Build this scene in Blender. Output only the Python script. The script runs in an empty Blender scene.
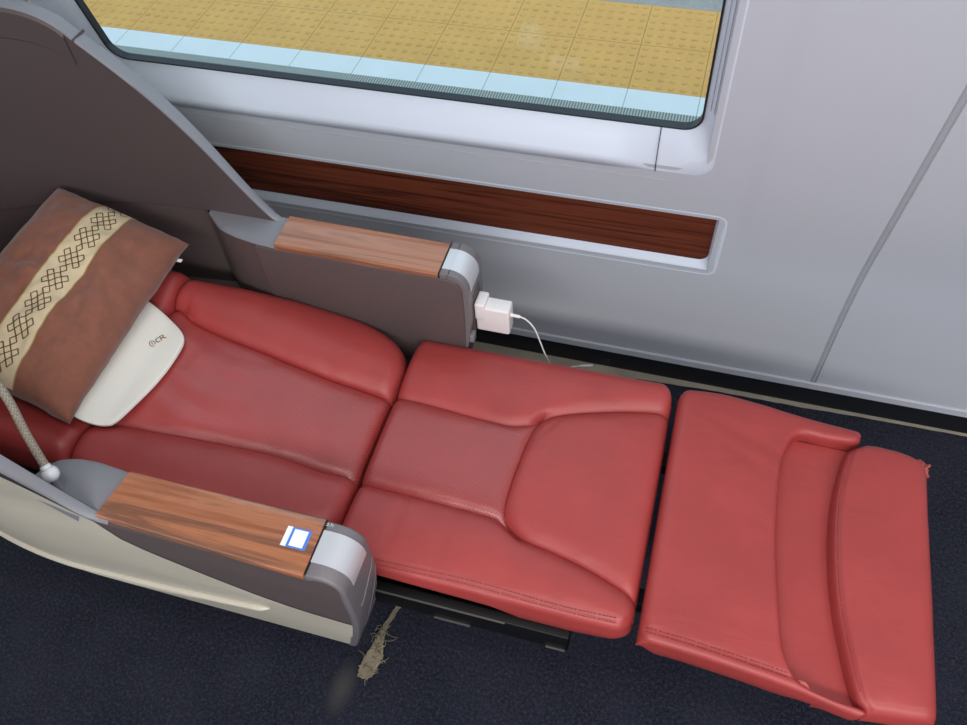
import bpy, bmesh, math, random
import numpy as np
from mathutils import Vector, Matrix, noise as mnoise
random.seed(7)
scene = bpy.context.scene
COL = scene.collection
PI = math.pi

# ------------------------------------------------------------------ helpers
ORG = {}                                     # world origin of every object built


def link(o, parent=None, org=(0, 0, 0)):
    COL.objects.link(o)
    if parent is not None:
        o.parent = parent
        ORG[o.name] = ORG[parent.name]
    else:
        ORG[o.name] = Vector(org)
        o.location = org
    return o


def thing(name, label, cat, loc=(0, 0, 0), group=None):
    o = bpy.data.objects.new(name, None)
    o.empty_display_size = 0.05
    link(o, None, loc)
    o['label'] = label
    o['category'] = cat
    if group:
        o['group'] = group
    return o


def tag(o, label, cat, group=None):
    o['label'] = label
    o['category'] = cat
    if group:
        o['group'] = group
    return o


def struct(o):
    o['kind'] = 'structure'
    return o


def mk(name, verts, faces, mat, parent=None, smooth=True, sharp=40, org=(0, 0, 0), slots=None):
    """world-space vertices -> one mesh object"""
    base = ORG[parent.name] if parent is not None else Vector(org)
    me = bpy.data.meshes.new(name)
    me.from_pydata([tuple(Vector(v) - base) for v in verts], [], [tuple(f) for f in faces])
    me.validate()
    if isinstance(mat, (list, tuple)):
        for m in mat:
            me.materials.append(m)
        if slots:
            me.polygons.foreach_set('material_index', slots)
    else:
        me.materials.append(mat)
    bm = bmesh.new()
    bm.from_mesh(me)
    bmesh.ops.recalc_face_normals(bm, faces=bm.faces)
    bm.to_mesh(me)
    bm.free()
    if smooth:
        me.polygons.foreach_set('use_smooth', [True] * len(me.polygons))
        if sharp:
            me.set_sharp_from_angle(angle=math.radians(sharp))
    o = bpy.data.objects.new(name, me)
    return link(o, parent, org)


class Geo:
    def __init__(s):
        s.v = []
        s.f = []

    def add(s, verts, faces):
        n = len(s.v)
        s.v += [tuple(v) for v in verts]
        s.f += [tuple(i + n for i in f) for f in faces]

    def bm(s, bm):
        bm.verts.index_update()
        s.add([v.co.copy() for v in bm.verts], [[v.index for v in f.verts] for f in bm.faces])
        bm.free()

    def box(s, lo, hi, bev=0.0, seg=3, rot=None):
        bm = bmesh.new()
        bmesh.ops.create_cube(bm, size=1.0)
        lo, hi = Vector(lo), Vector(hi)
        c, d = (lo + hi) / 2, hi - lo
        for v in bm.verts:
            v.co = Vector((v.co.x * d.x, v.co.y * d.y, v.co.z * d.z))
        if bev:
            bmesh.ops.bevel(bm, geom=bm.edges[:], offset=bev, segments=seg, profile=0.5, affect='EDGES')
        for v in bm.verts:
            v.co = (rot @ v.co if rot else v.co) + c
        s.bm(bm)
        return s

    def prism(s, poly, axis, a, b, bev=0.0, seg=3, sharp_only=None):
        """poly in the two other axes (order x,y,z without axis)"""
        def P(p, t):
            l = list(p)
            l.insert(axis, t)
            return l
        bm = bmesh.new()
        A = [bm.verts.new(P(p, a)) for p in poly]
        B = [bm.verts.new(P(p, b)) for p in poly]
        bm.faces.new(A)
        bm.faces.new(B[::-1])
        n = len(poly)
        for i in range(n):
            bm.faces.new([A[i], B[i], B[(i + 1) % n], A[(i + 1) % n]])
        bmesh.ops.recalc_face_normals(bm, faces=bm.faces)
        if bev:
            ed = [e for e in bm.edges if e.calc_face_angle(0) > 0.6]
            bmesh.ops.bevel(bm, geom=ed, offset=bev, segments=seg, profile=0.5, affect='EDGES', clamp_overlap=True)
        s.bm(bm)
        return s

    def tube(s, pts, r, n=10, cap=True, flat=1.0, up=(0, 0, 1)):
        pts = [Vector(p) for p in pts]
        rr = r if isinstance(r, (list, tuple)) else [r] * len(pts)
        V, F = [], []
        upv = Vector(up)
        for i, p in enumerate(pts):
            t = (pts[min(i + 1, len(pts) - 1)] - pts[max(i - 1, 0)]).normalized()
            a = t.cross(upv)
            if a.length < 1e-4:
                a = t.cross(Vector((1, 0, 0)))
            a.normalize()
            b = a.cross(t).normalized()
            for k in range(n):
                w = 2 * PI * k / n
                V.append(p + a * math.cos(w) * rr[i] + b * math.sin(w) * rr[i] * flat)
        m = len(pts)
        for i in range(m - 1):
            for k in range(n):
                F.append((i * n + k, i * n + (k + 1) % n, (i + 1) * n + (k + 1) % n, (i + 1) * n + k))
        if cap:
            F.append(tuple(range(n))[::-1])
            F.append(tuple((m - 1) * n + k for k in range(n)))
        s.add(V, F)
        return s

    def ball(s, c, r, su=24, sv=14, sc=(1, 1, 1)):
        V, F = [], []
        for j in range(sv + 1):
            t = PI * j / sv
            for i in range(su):
                p = 2 * PI * i / su
                V.append((c[0] + r * sc[0] * math.sin(t) * math.cos(p), c[1] + r * sc[1] * math.sin(t) * math.sin(p), c[2] + r * sc[2] * math.cos(t)))
        for j in range(sv):
            for i in range(su):
                F.append((j * su + i, j * su + (i + 1) % su, (j + 1) * su + (i + 1) % su, (j + 1) * su + i))
        s.add(V, F)
        return s

    def grid(s, P):
        """P: rows of points"""
        nr, nc = len(P), len(P[0])
        V = [p for r in P for p in r]
        F = [(i * nc + j, i * nc + j + 1, (i + 1) * nc + j + 1, (i + 1) * nc + j) for i in range(nr - 1) for j in range(nc - 1)]
        s.add(V, F)
        return s

    def build(s, name, mat, parent=None, smooth=True, sharp=40, org=(0, 0, 0)):
        return mk(name, s.v, s.f, mat, parent, smooth, sharp, org)


def catmull(pts, n=8):
    pts = [Vector(p) for p in pts]
    out = []
    for i in range(len(pts) - 1):
        p0, p1, p2, p3 = pts[max(i - 1, 0)], pts[i], pts[i + 1], pts[min(i + 2, len(pts) - 1)]
        for k in range(n):
            t = k / n
            out.append(0.5 * ((2 * p1) + (p2 - p0) * t + (2 * p0 - 5 * p1 + 4 * p2 - p3) * t * t + (3 * p1 - p0 - 3 * p2 + p3) * t ** 3))
    out.append(pts[-1])
    return out


def lerp(xs, ys):
    xs, ys = list(xs), list(ys)
    return lambda x: float(np.interp(x, xs, ys))


def smooth_curve(xs, ys):
    """C1 interpolation (Catmull-Rom) of y(x); xs ascending"""
    c = catmull([(a, b, 0) for a, b in zip(xs, ys)], 10)
    return lerp([p.x for p in c], [p.y for p in c])


def sst(a, b, x):
    t = min(1, max(0, (x - a) / (b - a)))
    return t * t * (3 - 2 * t)


def fbm(x, y, z=0.0, o=3):
    return mnoise.fractal(Vector((x, y, z)), 1.0, 2.0, o)


# ------------------------------------------------------------------ materials
def lin(c):
    return tuple(((v / 255) / 12.92 if v / 255 <= 0.04045 else ((v / 255 + 0.055) / 1.055) ** 2.4) for v in c[:3]) + (1,)


class Mat:
    def __init__(s, name):
        s.m = bpy.data.materials.new(name)
        s.m.use_nodes = True
        s.nt = s.m.node_tree
        s.b = s.nt.nodes['Principled BSDF']
        s.tc = None

    def node(s, t, **kw):
        n = s.nt.nodes.new(t)
        for k, v in kw.items():
            if k.startswith('_'):
                n.inputs[k[1:].replace('_', ' ')].default_value = v
            else:
                setattr(n, k, v)
        return n

    def L(s, a, b):
        s.nt.links.new(a, b)

    def obj(s, scale=(1, 1, 1), rot=(0, 0, 0), loc=(0, 0, 0)):
        if s.tc is None:
            s.tc = s.node('ShaderNodeTexCoord')
        mp = s.node('ShaderNodeMapping')
        mp.inputs['Scale'].default_value = scale
        mp.inputs['Rotation'].default_value = rot
        mp.inputs['Location'].default_value = loc
        s.L(s.tc.outputs['Object'], mp.inputs[0])
        return mp.outputs[0]

    def noise(s, vec, scale, detail=4, rough=0.55, dist=0.0):
        n = s.node('ShaderNodeTexNoise')
        n.inputs['Scale'].default_value = scale
        n.inputs['Detail'].default_value = detail
        n.inputs['Roughness'].default_value = rough
        n.inputs['Distortion'].default_value = dist
        s.L(vec, n.inputs['Vector'])
        return n.outputs[0]

    def ramp(s, fac, stops):
        r = s.node('ShaderNodeValToRGB')
        e = r.color_ramp.elements
        while len(e) < len(stops):
            e.new(0.5)
        for i, (p, c) in enumerate(stops):
            e[i].position = p
            e[i].color = c
        s.L(fac, r.inputs[0])
        return r.outputs[0]

    def bump(s, h, strength, dist=0.001, prev=None):
        b = s.node('ShaderNodeBump')
        b.inputs['Strength'].default_value = strength
        b.inputs['Distance'].default_value = dist
        s.L(h, b.inputs['Height'])
        if prev:
            s.L(prev, b.inputs['Normal'])
        s.L(b.outputs[0], s.b.inputs['Normal'])
        return b.outputs[0]

    def math(s, op, a, b=None):
        n = s.node('ShaderNodeMath', operation=op)
        for i, v in enumerate((a, b)):
            if v is None:
                continue
            if isinstance(v, (int, float)):
                n.inputs[i].default_value = v
            else:
                s.L(v, n.inputs[i])
        return n.outputs[0]

    def mix(s, fac, a, b):
        n = s.node('ShaderNodeMix', data_type='RGBA')
        for sock, v in ((n.inputs[0], fac), (n.inputs[6], a), (n.inputs[7], b)):
            if isinstance(v, (int, float, tuple)):
                sock.default_value = v
            else:
                s.L(v, sock)
        return n.outputs[2]

    def set(s, col=None, rough=None, metal=None, spec=None, coat=None, coat_r=None, sheen=None):
        I = s.b.inputs
        if col is not None:
            if isinstance(col, tuple):
                I['Base Color'].default_value = col
            else:
                s.L(col, I['Base Color'])
        if rough is not None:
            I['Roughness'].default_value = rough
        if metal is not None:
            I['Metallic'].default_value = metal
        if spec is not None:
            I['Specular IOR Level'].default_value = spec
        if coat is not None:
            I['Coat Weight'].default_value = coat
        if coat_r is not None:
            I['Coat Roughness'].default_value = coat_r
        if sheen is not None:
            I['Sheen Weight'].default_value = sheen
        return s


def plain(name, rgb, rough=0.5, metal=0.0, spec=0.5, grain=0.0, gscale=400, var=0.0, **k):
    m = Mat(name)
    c = lin(rgb)
    if var:
        n = m.noise(m.obj(), 9, 5)
        c = m.ramp(n, [(0.3, tuple(x * (1 - var) for x in c[:3]) + (1,)), (0.7, tuple(min(1, x * (1 + var)) for x in c[:3]) + (1,))])
    m.set(c, rough, metal, spec, **k)
    if grain:
        m.bump(m.noise(m.obj(), gscale, 3), grain, 0.0006)
    return m.m


def leather(name, rgb, perf=False):
    m = Mat(name)
    c = lin(rgb)
    v = m.obj()
    n = m.noise(v, 7, 5, 0.6)
    col = m.ramp(n, [(0.3, tuple(x * 0.9 for x in c[:3]) + (1,)), (0.7, tuple(x * 1.1 for x in c[:3]) + (1,))])
    vor = m.node('ShaderNodeTexVoronoi', feature='DISTANCE_TO_EDGE')
    vor.inputs['Scale'].default_value = 520
    m.L(v, vor.inputs['Vector'])
    wr = m.noise(m.obj(scale=(7, 22, 10)), 1.0, 4, 0.5, 0.8)
    b0 = m.bump(wr, 0.22, 0.006)
    m.set(col, 0.43, 0, 0.5)
    if perf:
        sep = m.node('ShaderNodeSeparateXYZ')
        m.L(v, sep.inputs[0])
        p = 0.0066
        a = m.math('DIVIDE', sep.outputs[0], p)
        b = m.math('DIVIDE', sep.outputs[1], p)
        u = m.math('ADD', a, b)
        w = m.math('SUBTRACT', a, b)
        fu = m.math('SUBTRACT', m.math('FRACT', u), 0.5)
        fw = m.math('SUBTRACT', m.math('FRACT', w), 0.5)
        d2 = m.math('SQRT', m.math('ADD', m.math('MULTIPLY', fu, fu), m.math('MULTIPLY', fw, fw)))
        hole = m.ramp(d2, [(0.18, (1, 1, 1, 1)), (0.27, (0, 0, 0, 1))])
        if perf == 'fade':                                   # holes only towards the seat end of the back panel
            msk = m.ramp(m.math('ADD', sep.outputs[0], 0.5), [(0.20, (0, 0, 0, 1)), (0.34, (1, 1, 1, 1))])
            hole = m.math('MULTIPLY', hole, msk)
        col = m.mix(hole, col, tuple(x * 0.42 for x in c[:3]) + (1,))
        m.set(col, 0.36, None, 0.85)
        inv = m.math('SUBTRACT', 1.0, hole)
        b0 = m.bump(inv, 0.5, 0.0008, b0)
    m.bump(vor.outputs['Distance'], 0.10, 0.0006, b0)
    return m.m


def wood(name, stops, scale=(1.3, 26, 26), rough=0.12, coat=0.6, dist=1.0, spec=0.5):
    m = Mat(name)
    v = m.obj(scale=scale)
    n1 = m.noise(v, 1.0, 5, 0.55, dist)
    n2 = m.noise(m.obj(scale=(scale[0] * 5, scale[1] * 14, scale[2] * 14)), 1.0, 3, 0.6)
    f = m.math('ADD', m.math('MULTIPLY', n1, 0.85), m.math('MULTIPLY', n2, 0.15))
    col = m.ramp(f, [(p, lin(c)) for p, c in stops])
    m.set(col, rough, 0, spec, coat=coat, coat_r=0.04)
    return m.m


RED = (162, 61, 59)
M = {}
M['leather'] = leather('red leather', RED)
M['leather_perf'] = leather('perforated red leather', RED, 'all')
M['leather_fade'] = leather('red leather with perforated end', RED, 'fade')
M['leather_worn'] = leather('worn leather edge', (172, 84, 70))
M['thread'] = plain('red thread', (120, 38, 36), 0.7)
M['piping'] = leather('red piping leather', (135, 45, 44))
M['shell_in'] = plain('dark grey brown shell plastic', (82, 71, 72), 0.55, grain=0.15, gscale=900)
M['shell_rim'] = plain('mid grey shell trim', (128, 128, 134), 0.42, grain=0.08, gscale=900)
M['arm_side'] = plain('brown grey arm side', (90, 78, 78), 0.5, grain=0.15, gscale=900)
M['arm_cap'] = plain('grey arm plastic', (112, 107, 110), 0.42)
M['cream'] = plain('cream shell lacquer', (196, 188, 172), 0.38, var=0.03)
M['silver'] = plain('satin silver plastic', (205, 207, 212), 0.33, metal=0.35)
M['wood_arm'] = wood('armrest rosewood', [(0.28, (104, 62, 42)), (0.40, (150, 90, 60)), (0.50, (172, 112, 80)), (0.58, (118, 80, 62)), (0.64, (158, 104, 76)), (0.8, (178, 112, 74))], scale=(1.6, 22, 22))
M['wood_wall'] = wood('wall rosewood', [(0.30, (48, 24, 18)), (0.40, (92, 46, 32)), (0.50, (116, 60, 42)), (0.58, (72, 36, 27)), (0.66, (110, 58, 42)), (0.8, (124, 66, 46))], scale=(0.9, 10, 34), rough=0.25, coat=0.35, dist=0.6)
M['wall'] = plain('pale grey wall panel', (188, 191, 200), 0.4, grain=0.03, gscale=60)
M['frame'] = plain('pale window surround', (208, 216, 230), 0.35)  # whiter and bluer than the wall: caught sky light put into the colour
M['seam'] = plain('grey joint strip', (164, 166, 173), 0.5)
M['track'] = plain('grey curtain track', (140, 142, 150), 0.45)
M['ceiling'] = plain('ceiling panel', (205, 205, 208), 0.6)
M['black'] = plain('black kick board', (22, 23, 27), 0.4)
M['gasket'] = plain('dark rubber gasket', (22, 32, 42), 0.35)
M['steel'] = plain('grey rail edge', (120, 118, 116), 0.35, metal=0.7)
M['black_metal'] = plain('black painted frame', (13, 13, 15), 0.5, spec=.3)
M['white_plastic'] = plain('white charger plastic', (226, 222, 222), 0.3)
M['white_cable'] = plain('white cable sheath', (228, 226, 226), 0.4)
M['tip_metal'] = plain('plug metal', (150, 150, 150), 0.3, metal=0.9)
M['pad'] = plain('white leatherette', (222, 218, 208), 0.5, grain=0.06, gscale=700)
M['gold'] = plain('gold brown print', (140, 104, 66), 0.5)
M['sticker_blue'] = plain('sticker blue', (70, 124, 214), 0.4)
M['sticker_white'] = plain('sticker white', (236, 238, 240), 0.4)
M['white_mark'] = plain('white printed mark', (215, 215, 215), 0.5)
M['lamp_white'] = plain('white knob plastic', (214, 218, 222), 0.3)
M['stain_tape'] = plain('torn grubby tape', (128, 118, 100), 0.9, var=0.45)
M['glue'] = plain('worn floor strip', (158, 150, 134), 0.8, var=0.2, grain=0.4, gscale=80)


def carpet():
    m = Mat('navy carpet')
    v = m.obj()
    n = m.noise(v, 420, 4, 0.7)
    n2 = m.noise(v, 150, 3, 0.7)
    n3 = m.noise(v, 6, 4, 0.6)
    f = m.math('ADD', m.math('MULTIPLY', n, 0.5), m.math('MULTIPLY', n2, 0.5))
    col = m.ramp(f, [(0.36, lin((12, 13, 20))), (0.5, lin((28, 30, 42))), (0.62, lin((56, 59, 76)))])
    col = m.mix(m.ramp(n3, [(0.35, (0, 0, 0, 1)), (0.7, (1, 1, 1, 1))]), col, m.mix(0.25, col, lin((58, 60, 74))))
    # scuffed grey patch beside the torn tape
    mp = m.obj(scale=(1 / 0.030, 1 / 0.062, 1), loc=(0.500 / 0.030, -0.385 / 0.062, 0))
    ln = m.node('ShaderNodeVectorMath', operation='LENGTH')
    m.L(mp, ln.inputs[0])
    d = m.math('ADD', ln.outputs['Value'], m.math('MULTIPLY', m.math('SUBTRACT', n2, 0.5), 1.2))
    patch = m.ramp(d, [(0.2, (0.42, 0.42, 0.42, 1)), (1.0, (0, 0, 0, 1))])
    col = m.mix(patch, col, lin((92, 90, 82)))
    m.set(col, 0.95, 0, 0.1, sheen=0.1)
    m.bump(f, 0.9, 0.004)
    return m.m


M['carpet'] = carpet()


def cloth(name, rgb, amp=0.12):
    m = Mat(name)
    c = lin(rgb)
    v = m.obj()
    n = m.noise(v, 40, 5, 0.6)
    col = m.ramp(n, [(0.3, tuple(x * (1 - amp) for x in c[:3]) + (1,)), (0.7, tuple(x * (1 + amp) for x in c[:3]) + (1,))])
    m.set(col, 0.85, 0, 0.2, sheen=0.25)
    w = m.node('ShaderNodeTexWave')
    w.inputs['Scale'].default_value = 420
    w.inputs['Distortion'].default_value = 2
    m.L(v, w.inputs['Vector'])
    b = m.bump(w.outputs['Fac'], 0.12, 0.0006)
    m.bump(m.noise(v, 26, 4), 0.25, 0.004, b)
    return m.m


M['pillow'] = cloth('brown pillow cloth', (132, 84, 68))
M['band'] = cloth('beige woven band', (206, 186, 152), 0.06)
M['band_line'] = plain('dark woven line', (98, 74, 44), 0.8)
M['band_edge'] = plain('woven band edge', (168, 142, 92), 0.8)


def braid():
    m = Mat('grey braided sleeve')
    w = m.node('ShaderNodeTexChecker')
    w.inputs['Scale'].default_value = 420
    w.inputs['Color1'].default_value = lin((150, 140, 126))
    w.inputs['Color2'].default_value = lin((104, 96, 86))
    m.L(m.obj(rot=(0.3, 0.4, 0.78)), w.inputs['Vector'])
    m.set(w.outputs['Color'], 0.6)
    m.bump(w.outputs['Fac'], 0.4, 0.001)
    return m.m


M['braid'] = braid()


def glass():
    m = Mat('window glass')
    nt = m.nt
    tr = m.node('ShaderNodeBsdfTransparent')
    tr.inputs[0].default_value = (0.93, 0.985, 1.0, 1)
    gl = m.node('ShaderNodeBsdfGlossy')
    gl.inputs['Roughness'].default_value = 0.0
    lw = m.node('ShaderNodeLayerWeight')
    lw.inputs[0].default_value = 0.5
    fr = m.node('ShaderNodeMath', operation='MULTIPLY_ADD')
    pw = m.node('ShaderNodeMath', operation='POWER')
    m.L(lw.outputs['Facing'], pw.inputs[0])
    pw.inputs[1].default_value = 5.0
    m.L(pw.outputs[0], fr.inputs[0])
    fr.inputs[1].default_value = 0.9
    fr.inputs[2].default_value = 0.04
    mx = m.node('ShaderNodeMixShader')
    m.L(fr.outputs[0], mx.inputs[0])
    m.L(tr.outputs[0], mx.inputs[1])
    m.L(gl.outputs[0], mx.inputs[2])
    m.L(mx.outputs[0], nt.nodes['Material Output'].inputs[0])
    return m.m


M['glass'] = glass()


def tiles(name, rgb, jx, jy, x0, y0, wear=0.12, lw=0.004):
    """paving with dark joints every jx / jy metres"""
    m = Mat(name)
    c = lin(rgb)
    v = m.obj()
    n = m.noise(v, 5, 6, 0.65)
    n2 = m.noise(v, 60, 4, 0.7)
    f = m.math('ADD', m.math('MULTIPLY', n, 0.6), m.math('MULTIPLY', n2, 0.4))
    col = m.ramp(f, [(0.3, tuple(x * (1 - wear) for x in c[:3]) + (1,)), (0.7, tuple(x * (1 + wear) for x in c[:3]) + (1,))])
    sep = m.node('ShaderNodeSeparateXYZ')
    m.L(v, sep.inputs[0])

    def joint(s, j, o):
        if not j:
            return None
        t = m.math('FRACT', m.math('DIVIDE', m.math('SUBTRACT', s, o), j))
        t = m.math('ABSOLUTE', m.math('SUBTRACT', t, 0.5))
        return m.math('GREATER_THAN', t, 0.5 - lw / j / 2)
    js = [k for k in (joint(sep.outputs[0], jx, x0), joint(sep.outputs[1], jy, y0)) if k is not None]
    if js:
        k = js[0] if len(js) == 1 else m.math('MAXIMUM', js[0], js[1])
        col = m.mix(k, col, tuple(x * 0.45 for x in c[:3]) + (1,))
    m.set(col, 0.7, 0, 0.3)
    return m.m


M['tactile'] = tiles('yellow tactile paving', (212, 166, 92), 0.262, 0.2925, -0.304, 0.172, lw=.003)
M['tactile_bump'] = plain('worn tactile studs', (206, 160, 90), 0.7, var=0.12)
M['platform_white'] = tiles('white platform line', (215, 226, 230), 0.262, 0, -0.304, 0, 0.05, 0.003)
M['platform_grey'] = tiles('grey granite slab', (150, 152, 150), 0.6, 0.6, 0, 0, 0.3)


def ribbed():
    m = Mat('ribbed platform edge')
    w = m.node('ShaderNodeTexWave')
    w.inputs['Scale'].default_value = 30
    w.inputs['Distortion'].default_value = 0.3
    m.L(m.obj(), w.inputs['Vector'])
    n = m.noise(m.obj(), 300, 3)
    f = m.math('ADD', m.math('MULTIPLY', w.outputs['Fac'], 0.7), m.math('MULTIPLY', n, 0.3))
    m.set(m.ramp(f, [(0.3, lin((98, 108, 106))), (0.7, lin((166, 178, 172)))]), 0.7)
    return m.m


M['ribbed'] = ribbed()


def lamp_mat():
    m = Mat('ceiling lamp diffuser')
    m.b.inputs['Base Color'].default_value = (0.9, 0.9, 0.9, 1)
    m.b.inputs['Emission Color'].default_value = (1, 0.97, 0.94, 1)
    m.b.inputs['Emission Strength'].default_value = 3.0
    return m.m


M['lamp'] = lamp_mat()


# ------------------------------------------------------------------ camera
CAM_Z = 1.72
yaw, pitch, roll = -0.34265018, 0.91163459, -0.08389634
fw = Vector((math.sin(yaw) * math.cos(pitch), math.cos(yaw) * math.cos(pitch), -math.sin(pitch)))
r0 = Vector((math.cos(yaw), -math.sin(yaw), 0))
u0 = r0.cross(fw)
rt = r0 * math.cos(roll) + u0 * math.sin(roll)
up = u0 * math.cos(roll) - r0 * math.sin(roll)
cam = bpy.data.cameras.new('camera')
cam.sensor_width = 36
cam.lens = 830 / 967 * 36
cam.clip_start = 0.02
co = bpy.data.objects.new('camera', cam)
co.matrix_world = Matrix(((rt.x, up.x, -fw.x, 0), (rt.y, up.y, -fw.y, 0), (rt.z, up.z, -fw.z, CAM_Z), (0, 0, 0, 1)))
COL.objects.link(co)
scene.camera = co

# ------------------------------------------------------------------ room shell
X0, X1 = -2.6, 2.2


def yw(z):
    return 1.32 if z < .25 else (1.32 - .225 * (z - .25) ** 2 / .7 if z < .6 else 1.280625 - .225 * (z - .6))


def wn(z):
    s = 0 if z < .25 else (.225 * (z - .25) / .35 if z < .6 else .225)
    l = math.hypot(1, s)
    return -1 / l, -s / l


def W(x, z, d=0.0):
    """point on the window-side wall; d > 0 towards the cabin"""
    ny, nz = wn(z)
    return Vector((x, yw(z) + ny * d, z + nz * d))


floor = Geo().grid([[(x, y, 0) for x in (X0, X1)] for y in (-1.5, 1.335)])
struct(floor.build('floor', M['carpet'], smooth=False))


# wall sheet with rectangular openings (hidden behind the frame flanges)
def wall_sheet():
    xs = sorted(set([X0, -1.9, -1.285, -1.275, 0.012, .03, .04, .05, .058, .066, .076, .088, .097, .106, .115, .125, .2, .349, .351, .361, .363, .8, X1]))
    zs = sorted(set([.06, .15, .3] + [.25 + .0125 * i for i in range(29)] + [.405, .574, .712, .8, 1.0, 1.3, 1.62, 1.9, 2.15]))
    def off(x, z):
        return 0.004 * sst(.088, .125, x) * sst(.44, .62, z) - (0.004 if .3505 < x < .3615 else 0)
    g = Geo()
    idx = {}
    for x in xs:
        for z in zs:
            idx[x, z] = len(g.v)
            g.v.append(tuple(W(x, z, off(x, z))))
    for a, b in zip(xs, xs[1:]):
        for c, d in zip(zs, zs[1:]):
            mx, mz = (a + b) / 2, (c + d) / 2
            if -1.28 < mx < .012 and .712 < mz < 1.62:
                continue
            if -1.28 < mx < .058 and .405 < mz < .574:
                continue
            g.f.append((idx[a, c], idx[b, c], idx[b, d], idx[a, d]))
    return g


struct(wall_sheet().build('wall_back', M['wall'], sharp=25))
# joint strip between two wall panels
zz = [.07 + .03 * i for i in range(70)]
g = Geo().grid([[W(x, z, d + .004 * sst(.44, .62, z)) for x, d in ((.3508, -.0035), (.3530, -.0012), (.356, -.0004), (.3590, -.0012), (.3612, -.0035))] for z in zz])
struct(g.build('trim_1', M['seam']))
# lower lip of the wall panel, black kick board, worn floor strip
g = Geo().grid([[(x, y, z) for x in (X0, X1)] for y, z in ((1.32, .0865), (1.3165, .0862), (1.3145, .0845), (1.3135, .067), (1.316, .0645), (1.34, .0645))])
struct(g.build('trim_2', M['wall'], sharp=30))
g = Geo().prism([(1.318, 0), (1.3155, .006), (1.328, .0655), (1.36, .0655), (1.36, 0)], 0, X0, X1)
g.box((-.14, 1.316, .004), (-.128, 1.33, .03), .001)
struct(g.build('baseboard_back', M['black'], smooth=False))
pts_in = [(X0, 1.268), (-.9, 1.270), (-.465, 1.273), (-.3, 1.279), (-.15, 1.287), (0.0, 1.297), (.103, 1.301), (.2, 1.303), (.348, 1.303), (.5, 1.307), (.73, 1.309), (X1, 1.312)]
row0, row1 = [], []
for i in range(240):
    x = X0 + (X1 - X0) * i / 239
    y = float(np.interp(x, [p[0] for p in pts_in], [p[1] for p in pts_in])) + .0022 * fbm(x * 30, 3.1)
    row0.append((x, y, .0025))
    row1.append((x, 1.323, .0035))
struct(Geo().grid([row0, row1]).build('trim_3', M['glue'], smooth=False))


# ------- rounded rectangular rings on the wall
def ring(x0, x1, z0, z1, r, d, nb=48, na=8, mod=None):
    P = []

    def arc(cx, cz, a0):
        for k in range(na + 1):
            a = a0 + PI / 2 * k / na
            P.append((cx + r * math.cos(a), cz + r * math.sin(a)))
    for i in range(1, nb):
        P.append((x0 + r + (x1 - x0 - 2 * r) * i / nb, z0))
    arc(x1 - r, z0 + r, -PI / 2)
    arc(x1 - r, z1 - r, 0)
    arc(x0 + r, z1 - r, PI / 2)
    arc(x0 + r, z0 + r, PI)
    out = []
    for i, (x, z) in enumerate(P):
        dd = d
        if mod:
            x, z, dd = mod(x, z, d, i < nb - 1)
        out.append(W(x, z, dd))
    return out


def rings(g, R):
    n = len(R[0])
    V = [p for r in R for p in r]
    F = []
    for i in range(len(R) - 1):
        for k in range(n):
            F.append((i * n + k, i * n + (k + 1) % n, (i + 1) * n + (k + 1) % n, (i + 1) * n + k))
    g.add(V, F)
    return g


# window: surround with ledge, gasket, pane
win = bpy.data.objects.new('window_1', None)
link(win, None, (-.6, 1.25, .78))
struct(win)
win.empty_display_size = .05
ZT = 1.66


def ledge(amt, drop):
    def f(x, z, d, bottom):
        if not bottom:
            return x, z, d
        k = sst(-1.26, -1.19, x) * (1 - sst(-.165, -.095, x))
        return x, z - drop * (1 - k), d + amt * k
    return f


R = [ring(-1.284, .0262, .6935, ZT + .016, .036, -.001),
     ring(-1.282, .0247, .6955, ZT + .014, .036, .0003),
     ring(-1.280, .023, .698, ZT + .012, .036, .0008, mod=ledge(.004, 0)),
     ring(-1.278, .0215, .719, ZT + .01, .036, .0002, mod=ledge(.0125, .017)),
     ring(-1.276, .0205, .726, ZT + .008, .036, -.001, mod=ledge(.0135, .018)),
     ring(-1.274, .0195, .733, ZT + .006, .036, -.002, mod=ledge(.011, .018)),
     ring(-1.240, .007, .757, ZT - .01, .036, -.017, mod=ledge(.004, .008)),
     ring(-1.212, -.0045, .776, ZT - .02, .036, -.0285),
     ring(-1.208, -.0075, .781, ZT - .022, .035, -.032)]
rings(Geo(), R).build('window_frame', M['frame'], win, sharp=50)
R = [ring(-1.209, -.007, .7800, ZT - .022, .034, -.031), ring(-1.206, -.008, .7812, ZT - .023, .034, -.0275), ring(-1.2025, -.011, .7835, ZT - .025, .032, -.0285), ring(-1.2022, -.0114, .784, ZT - .026, .032, -.043)]
rings(Geo(), R).build('gasket', M['gasket'], win, sharp=35)
R1 = ring(-1.206, -.008, .782, ZT - .024, .033, -.038)
R2 = ring(-1.206, -.008, .782, ZT - .024, .033, -.043)
g = Geo()
rings(g, [R1, R2])
n = len(R1)
g.f.append(tuple(range(n)))
g.f.append(tuple(range(n, 2 * n))[::-1])
g.build('window_pane', M['glass'], win, smooth=False)
g = Geo().grid([[W(x, z, d) for x, d in ((.0010, -.0195), (.0018, -.0235), (.0072, -.0195), (.0080, -.0125))] for z in [.842 + .02 * i for i in range(38)]])
g.build('curtain_track', M['track'], win)
g = Geo()
prof = [(.7815, -.0290), (.770, -.0225), (.757, -.0145), (.742, -.006), (.722, .0008), (.710, .0016), (.697, .0018)]
g.grid([[W(x, z, d + .0012) for x in (-.0787, -.0770)] for z, d in prof])
g.build('sill_joint', M['gasket'], win, smooth=False)
# fine parting line under the ledge
g = Geo().tube([W(-1.25 + 1.2 * i / 30, .672, .0002) for i in range(31)], .0007, 6)
g.build('parting_line', M['seam'], win)

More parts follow.
